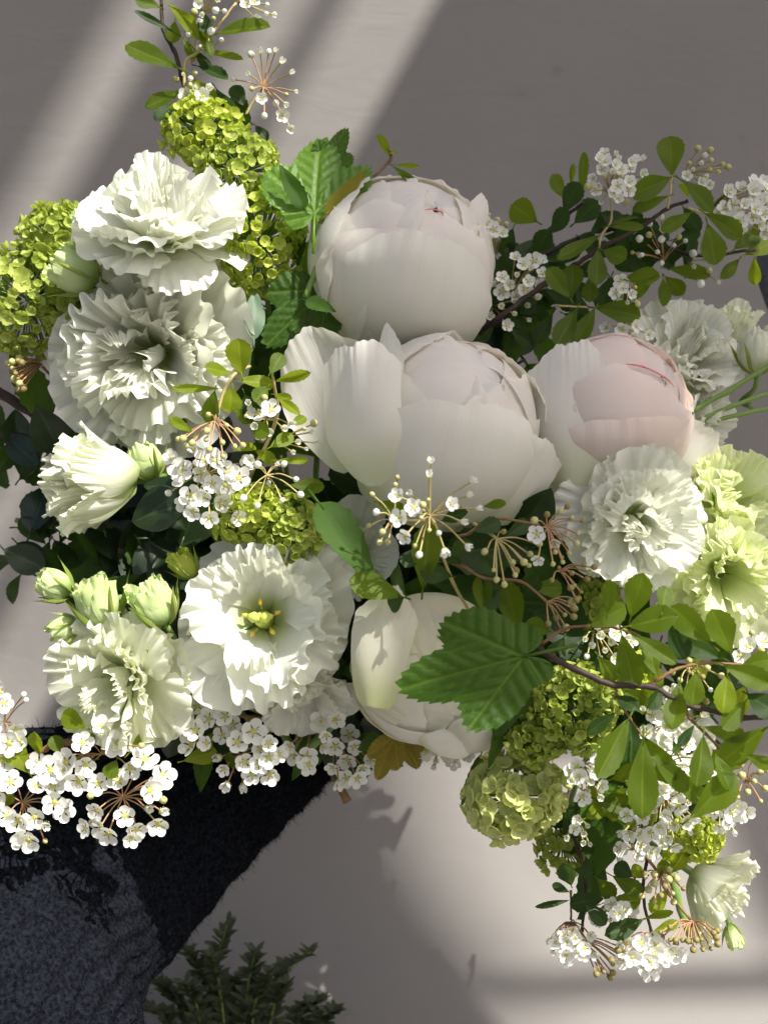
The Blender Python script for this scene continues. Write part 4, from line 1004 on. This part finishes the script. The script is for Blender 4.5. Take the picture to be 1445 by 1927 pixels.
s = sprig('dark twig with many broad green leaves stretching to the right edge below the lime blooms', (1000, 1215), .10)
branch(s, [(960, 1190, .07), (1015, 1224), (1080, 1258), (1155, 1289), (1224, 1292), (1286, 1325), (1354, 1340), (1395, 1351), (1470, 1346)], .108, .0014, .0012)
branch(s, [(1018, 1212), (1063, 1183), (1111, 1178)], .105, .0007, .0006, M_twig_r)
branch(s, [(1110, 1178), (1160, 1182), (1200, 1196), (1260, 1240)], .100, .0007, .0005, M_twig_r)
branch(s, [(1226, 1292), (1238, 1279), (1275, 1258), (1327, 1248), (1395, 1251)], .108, .0008, .0006, M_twig_r)
branch(s, [(1290, 1328), (1296, 1350), (1327, 1381), (1354, 1409)], .106, .0008, .0006, M_twig_r)
branch(s, [(1156, 1290), (1165, 1320), (1185, 1352), (1210, 1388)], .106, .0007, .0005, M_twig_r)
leaves(s, .110, [(1109, 1179, 1168, 1147, 40), (1186, 1162, 1207, 1090, 46), (1180, 1179, 1260, 1160, 50), (1245, 1152, 1251, 1111, 34), (1258, 1169, 1284, 1231, 44, 'd'), (1340, 1214, 1272, 1150, 46), (1358, 1239, 1282, 1208, 42, 'd'), (1375, 1231, 1346, 1159, 48), (1186, 1193, 1263, 1241, 30),
      (1169, 1193, 1190, 1285, 46), (1234, 1272, 1221, 1222, 34), (1234, 1272, 1193, 1238, 26), (1279, 1282, 1265, 1361, 38), (1310, 1262, 1303, 1320, 36), (1361, 1253, 1440, 1285, 40), (1368, 1268, 1361, 1332, 40, 'l'), (1395, 1251, 1447, 1243, 36), (1405, 1306, 1455, 1340, 50, 'd'), (1402, 1320, 1362, 1366, 38),
      (1183, 1351, 1128, 1450, 48), (1186, 1354, 1188, 1428, 36, 'd'), (1210, 1385, 1262, 1462, 42), (1210, 1388, 1207, 1520, 52), (1306, 1364, 1279, 1399, 18, 'd'), (1323, 1368, 1392, 1385, 30), (1323, 1385, 1313, 1467, 44), (1443, 1368, 1351, 1436, 52), (1159, 1340, 1111, 1375, 24, 'd'), (1142, 1155, 1147, 1100, 26),
      (1125, 1234, 1155, 1275, 30), (1256, 1451, 1314, 1500, 36), (1297, 1540, 1376, 1469, 50, 'n'), (1230, 1430, 1290, 1480, 40), (1345, 1420, 1372, 1478, 34), (1400, 1420, 1450, 1440, 26), (1155, 1310, 1195, 1330, 26, 'd'), (1245, 1290, 1225, 1330, 26, 'd')], .008)
leaves(s, .06, [(1080, 1230, 1130, 1260, 40, 'd'), (1100, 1200, 1060, 1230, 40, 'd'), (1170, 1300, 1230, 1330, 40), (1200, 1330, 1240, 1290, 40), (1100, 1420, 1140, 1400, 36), (1060, 1200, 1040, 1240, 34, 'd'), (1050, 1240, 1100, 1290, 40, 'd'), (1400, 1290, 1380, 1340, 40, 'l'), (1290, 1230, 1320, 1270, 30, 'l')], .01)
umbel(s, (1120, 1190), .065, dome((1140, 1205), 48, 14, 'oohw'), size=32)
umbel(s, (1300, 1260), .07, dome((1310, 1275), 50, 12, 'bwkb'), size=26)
umbel(s, (1412, 1255), .08, dome((1420, 1225), 36, 7, 'oob'), size=40)
umbel(s, (1270, 1370), .07, dome((1260, 1345), 60, 14, 'oowh'), size=34)
umbel(s, (1405, 1472), .085, dome((1408, 1470), 48, 12, 'b'), mat=M_ped_r, size=10)

s = sprig('trailing spirea sprig with pale blossoms and brown buds hanging at the lower right', (1150, 1480), .05)
branch(s, [(1090, 1440, .0), (1065, 1519, .02), (1089, 1605), (1102, 1660), (1095, 1753)], .040, .0011, .0007)
branch(s, [(1074, 1676), (1074, 1731)], .042, .0006, .0005, M_twig_r)
branch(s, [(1190, 1480, .03), (1200, 1552), (1216, 1611), (1209, 1682), (1225, 1753), (1240, 1768)], .050, .0011, .0006)
branch(s, [(1216, 1611), (1240, 1648), (1253, 1676), (1299, 1731)], .055, .0008, .0006, M_twig_r)
leaves(s, .052, [(1151, 1466, 1202, 1448, 36, 'l'), (1117, 1503, 1185, 1528, 40, 'n'), (1150, 1490, 1190, 1500, 26, 'n'), (1074, 1666, 1062, 1634, 30, 'd'), (1080, 1636, 1111, 1642, 22, 'd'), (1071, 1679, 1043, 1666, 16, 'd'), (1071, 1694, 1017, 1705, 8, 'd'), (1136, 1691, 1080, 1700, 34, 'd'), (1123, 1713, 1196, 1694, 30),
      (1151, 1648, 1200, 1676, 30), (1209, 1731, 1148, 1756, 34, 'd'), (1212, 1728, 1259, 1717, 14), (1228, 1753, 1271, 1737, 18, 'l'), (1256, 1673, 1228, 1713, 26, 'l'), (1246, 1617, 1268, 1602, 28, 'l'), (1262, 1642, 1282, 1611, 28, 'l'), (1123, 1654, 1151, 1684, 30), (1185, 1650, 1205, 1635, 26, 'l'), (1210, 1520, 1185, 1550, 30, 'l'),
      (1195, 1545, 1232, 1530, 30, 'l'), (1110, 1620, 1105, 1590, 20, 'd'), (1085, 1730, 1095, 1720, 14, 'd'), (1130, 1480, 1105, 1500, 32, 'l'), (1170, 1510, 1140, 1530, 40, 'l'), (1180, 1470, 1230, 1480, 34, 'l'), (1100, 1540, 1130, 1520, 30, 'l'), (1220, 1590, 1222, 1565, 16, 'd'), (1270, 1640, 1240, 1630, 24, 'n'), (1100, 1700, 1135, 1735, 28, 'd'), (1190, 1650, 1160, 1630, 30, 'd')], .008)
umbel(s, (1074, 1735), .048, dome((1076, 1778), 46, 20, 'ohhooo', flat=.75), size=30, mat=M_ped_r)
umbel(s, (1090, 1770), .045, dome((1120, 1795), 50, 12, 'k', dirdeg=-30, spread=120), mat=M_ped_r)
umbel(s, (1225, 1755), .050, dome((1220, 1795), 62, 16, 'ooo', flat=.55), size=40, mat=M_ped_r)
umbel(s, (1303, 1734), .055, dome((1303, 1734), 66, 18, 'kk', dirdeg=-90, spread=150), mat=M_ped_r)
umbel(s, (1243, 1648), .060, dome((1243, 1668), 42, 15, 'bkb'), mat=M_ped_r)
umbel(s, (1085, 1545), .050, dome((1090, 1568), 30, 7, 'hho'), size=28)
umbel(s, (1095, 1440), .080, dome((1102, 1468), 44, 12, 'oohh'), size=34)
umbel(s, (1250, 1500), .062, dome((1240, 1535), 74, 26, 'oooh'), size=34)
umbel(s, (1360, 1480), .062, dome((1368, 1530), 38, 11, 'ooh'), size=36)
umbel(s, (1170, 1700), .040, dome((1150, 1718), 52, 11, 'ooh', flat=.4), size=30)
umbel(s, (1250, 1440), .05, dome((1270, 1445), 60, 14, 'oow'), size=34)
umbel(s, (1190, 1600), .04, dome((1195, 1590), 44, 9, 'oow'), size=34)

s = sprig('small cluster of rosy brown spirea buds at the left edge', (75, 690), -.01)
branch(s, [(110, 720, -.02), (80, 690)], -.01, .0009, .0007, M_twig_r)
umbel(s, (80, 685), .0, dome((55, 700), 40, 16, 'bk', dirdeg=190, spread=150), mat=M_ped_r)

# ------------------------------------------------------------------ greenery behind the flowers
def greenery(label, stem, pts, d, kinds, n, size, seed, group='leafy stems at the back of the bouquet'):
    g = random.Random(seed)
    root = thing('leafy_stem', label, 'foliage', at(*stem[0], d), group)
    branch(root, stem, d - .01, .0022, .0012, M_stem, 'stem')
    for i in range(n):
        x, y, sp = g.choice(pts)
        x += g.uniform(-sp, sp); y += g.uniform(-sp, sp)
        a = g.uniform(0, 6.28); l = size * g.uniform(.7, 1.25)
        me = g.choice({'d': DARK, 'v': LONG, 's': LEAF['d']}[g.choice(kinds)])
        leaf(root, (x, y), (x + l * math.cos(a), y + l * math.sin(a)), d + g.uniform(-.02, .015), me, l * .62, dd=g.uniform(-.02, .02))
    return root
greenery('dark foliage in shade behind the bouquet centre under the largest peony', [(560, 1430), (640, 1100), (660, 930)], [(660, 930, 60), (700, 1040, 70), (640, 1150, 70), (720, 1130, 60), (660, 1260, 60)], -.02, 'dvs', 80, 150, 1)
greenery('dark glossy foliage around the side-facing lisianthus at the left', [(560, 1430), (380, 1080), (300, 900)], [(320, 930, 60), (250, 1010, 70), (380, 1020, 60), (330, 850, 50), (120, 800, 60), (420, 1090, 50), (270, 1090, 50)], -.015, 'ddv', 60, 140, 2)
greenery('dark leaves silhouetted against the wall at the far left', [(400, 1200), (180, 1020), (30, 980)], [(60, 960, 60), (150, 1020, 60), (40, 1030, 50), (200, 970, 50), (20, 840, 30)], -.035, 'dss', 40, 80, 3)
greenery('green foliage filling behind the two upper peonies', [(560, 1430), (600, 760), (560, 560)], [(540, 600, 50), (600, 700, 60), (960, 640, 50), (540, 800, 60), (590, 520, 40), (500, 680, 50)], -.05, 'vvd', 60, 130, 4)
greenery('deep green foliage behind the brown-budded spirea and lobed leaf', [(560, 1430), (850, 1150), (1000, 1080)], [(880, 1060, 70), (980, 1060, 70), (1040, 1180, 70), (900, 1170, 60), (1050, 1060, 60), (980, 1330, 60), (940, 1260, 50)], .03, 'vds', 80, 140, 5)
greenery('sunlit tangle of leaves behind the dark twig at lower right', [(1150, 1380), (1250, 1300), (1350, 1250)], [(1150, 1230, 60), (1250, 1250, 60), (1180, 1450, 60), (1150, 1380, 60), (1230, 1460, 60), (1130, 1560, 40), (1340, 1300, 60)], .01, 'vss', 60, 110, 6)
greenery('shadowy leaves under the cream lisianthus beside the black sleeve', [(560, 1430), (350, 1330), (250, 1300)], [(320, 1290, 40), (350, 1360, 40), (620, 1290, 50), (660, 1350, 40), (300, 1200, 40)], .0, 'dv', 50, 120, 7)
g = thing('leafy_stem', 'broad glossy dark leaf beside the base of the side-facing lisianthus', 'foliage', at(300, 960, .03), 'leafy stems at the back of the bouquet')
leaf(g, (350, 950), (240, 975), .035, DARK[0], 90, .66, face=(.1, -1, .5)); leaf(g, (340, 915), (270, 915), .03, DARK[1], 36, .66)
branch(g, [(350, 950), (400, 1000), (480, 1150, -.05)], .03, .0011, .0016, M_stem, 'stem')
def bare_stem(label, pts, d, r, mat, group='bare stems'):
    root = thing('flower_stem', label, 'stem', at(*pts[0][:2], d), group)
    branch(root, pts, d, r, r * .9, mat, 'stem')
bare_stem('thick dark stem entering from the left edge below the lime snowball', [(-40, 715), (75, 785), (160, 840, -.05)], -.02, .0030, M_twig)
bare_stem('dark stem at the left edge beside the side-facing lisianthus', [(-40, 815), (40, 822), (140, 850, -.05)], -.03, .0022, M_twig)
bare_stem('topmost of the parallel green stems at the right edge', [(1300, 775), (1370, 735), (1460, 680)], .012, .0014, M_stem)
bare_stem('second of the parallel green stems at the right edge', [(1305, 795), (1375, 765), (1460, 735)], .010, .0012, M_stem)
bare_stem('third of the parallel green stems at the right edge', [(1310, 800), (1390, 780), (1460, 765)], .008, .0012, M_stem)
bare_stem('thick green stem of the greenish bloom near the lower right corner', [(1240, 1560), (1270, 1680), (1298, 1760)], .0, .0022, M_stem)

# ------------------------------------------------------------------ fuzzy black sleeve
M_knit = plain('black_fuzzy_knit', (.003, .0035, .005), .95, (.012, .014, .019), 500, .8, .02, .0)
M_fuzz = plain('black_wool_fibre', (.0035, .004, .0055), .9, (.007, .008, .011), 300, 0, .05)
M_gknit = plain('grey_knit', (.07, .075, .085), .95, (.10, .11, .125), 500, .6, .1, .3)
sl_pts = [(-330, 2150, 470, .07), (-120, 1900, 400, .05), (60, 1690, 305, .00), (250, 1565, 225, -.055), (410, 1480, 150, -.085), (510, 1432, 108, -.09), (570, 1402, 84, -.09), (600, 1385, 60, -.09)]
SD = -.085
ctrs = spline([at(x, y, sd) for x, y, r, sd in sl_pts], 36)
rads = np.interp(np.linspace(0, 1, len(ctrs)), np.linspace(0, 1, len(sl_pts)), [mm(r, sd) for _, _, r, sd in sl_pts])
sleeve = thing('sweater_sleeve', 'fuzzy black knitted sleeve reaching up under the bouquet from the lower left', 'sleeve', at(250, 1700, SD))
def tubegrid(ctrs, rads, ns, depth, rib):
    V = []; Nn = []
    for i, c in enumerate(ctrs):
        t = ctrs[min(i + 1, len(ctrs) - 1)] - ctrs[max(i - 1, 0)]; t = t / np.linalg.norm(t)
        up = np.array([0, -1., 0]); up -= t * up.dot(t); up /= np.linalg.norm(up)
        sd = np.cross(t, up)
        for k in range(ns):
            a = 2 * math.pi * k / ns
            n_ = math.cos(a) * up * depth + math.sin(a) * sd
            rr = rads[i] * (1 + rib * math.sin(a * 40 + .4 * math.sin(i * .11)) + .02 * math.sin(i * .29 + 3 * a)) + .0007 * math.sin(a * ns / 6.0 + 1.2 * abs((i % 14) - 7) * .3) * math.sin(i * .9 + 2.5 * abs(math.sin(a * ns / 12.0)))
            V.append(c + n_ * rr); Nn.append((math.cos(a) * up / depth + math.sin(a) * sd))
    n = len(ctrs)
    F = [(i * ns + k, i * ns + (k + 1) % ns, (i + 1) * ns + (k + 1) % ns, (i + 1) * ns + k) for i in range(n - 1) for k in range(ns)]
    F += [tuple(range(ns)), tuple(range((n - 1) * ns, n * ns))[::-1]]
    return V, F, Nn
V, F, Nn = tubegrid(ctrs, rads, 360, .55, .018)
put('knit', mesh('knit', V, F, [M_knit]), sleeve)
rg = np.random.default_rng(9)
V = np.array(V); Nn = np.array(Nn); Nn /= np.linalg.norm(Nn, axis=1, keepdims=True)
ns = 360
fv, ff = [], []
cand = [i for i in range(len(V)) if V[i][1] < 0.15 and i // ns > 36]
NF = 24000
for q in range(NF):
    i = cand[rg.integers(len(cand))]
    j = i + 1 if (i + 1) % ns else i
    k = min(i + ns, len(V) - 1)
    a, b = rg.uniform(0, 1, 2)
    p = V[i] + (V[j] - V[i]) * a + (V[k] - V[i]) * b
    n_ = Nn[i]
    t = rg.normal(size=3)
    t -= n_ * t.dot(n_) * .6; t /= np.linalg.norm(t)
    l = rg.uniform(.0012, .0040) * (1.8 if rg.random() < .06 else 1)
    w = np.cross(n_, t); w /= np.linalg.norm(w) + 1e-9
    w *= rg.uniform(.00008, .00018)
    q1 = p + n_ * l * .55 + t * l * .4
    q2 = p + n_ * l * rg.uniform(.3, .9) + t * l * 1.0 + rg.normal(size=3) * .0004
    o = len(fv)
    fv += [p - w, p + w, q1 + w, q1 - w, q2]
    ff += [(o, o + 1, o + 2, o + 3), (o + 3, o + 2, o + 4)]
fz = put('wool_fuzz', mesh('wool_fuzz', fv, ff, [M_fuzz]), sleeve)
fz['kind'] = 'stuff'
cuff = thing('grey_sleeve', 'scrap of grey knitted cloth cut by the right edge beside the spirea', 'cloth', at(1480, 530, -.1))
c2 = spline([at(x, y, -.1) for x, y in ((1470, 400), (1476, 480), (1484, 540), (1520, 600))], 6)
V, F, _ = tubegrid(c2, np.full(len(c2), mm(52, -.1)), 60, .6, .01)
put('knit', mesh('knit', V, F, [M_gknit]), cuff)

# ------------------------------------------------------------------ potted-looking herb at the bottom
M_herb = leafy('herb_needle', (.075, .095, .052), (.11, .13, .07), .25, (.25, .36, .1), .8, 0, None, 60)
herb = thing('herb_plant', 'blurred bushy herb with narrow dark needles rising from the bottom edge', 'plant', at(440, 2000, -.13))
NEED = [leaf_mesh('needle', M_herb, 380 + i, .34, 'oval') for i in range(3)]
hr = random.Random(4)
for (x0, x1, y1) in [(400, 430, 1735), (410, 345, 1785), (450, 480, 1790), (470, 585, 1790), (380, 300, 1850), (430, 400, 1800), (500, 540, 1850), (350, 265, 1900), (560, 600, 1885), (440, 440, 1840), (470, 510, 1830), (390, 350, 1850), (590, 630, 1905)]:
    dd = -.13 + hr.uniform(-.02, .02)
    pts = [(x0, 2010), (x0 * .6 + x1 * .4 + hr.uniform(-12, 12), 1940 * .5 + y1 * .5), (x1, y1)]
    st = branch(herb, pts, dd, .0010, .0005, M_stem, 'stem')
    P = spline([at(x, y, dd) for x, y in pts], 14)
    for i in range(5, len(P)):
        for s_ in range(3):
            a = hr.uniform(0, 6.28); l = .0135 * hr.uniform(.7, 1.15) * (1.15 - .5 * i / len(P))
            p = Vector(P[i]); dv = Vector((math.cos(a), math.sin(a), hr.uniform(.25, .9))).normalized()
            put('needle', hr.choice(NEED), st, Matrix.Translation(p) @ frame_yz(dv, Vector((0, -.3, 1))) @ Matrix.Diagonal((l * 1.2, l, l, 1)))
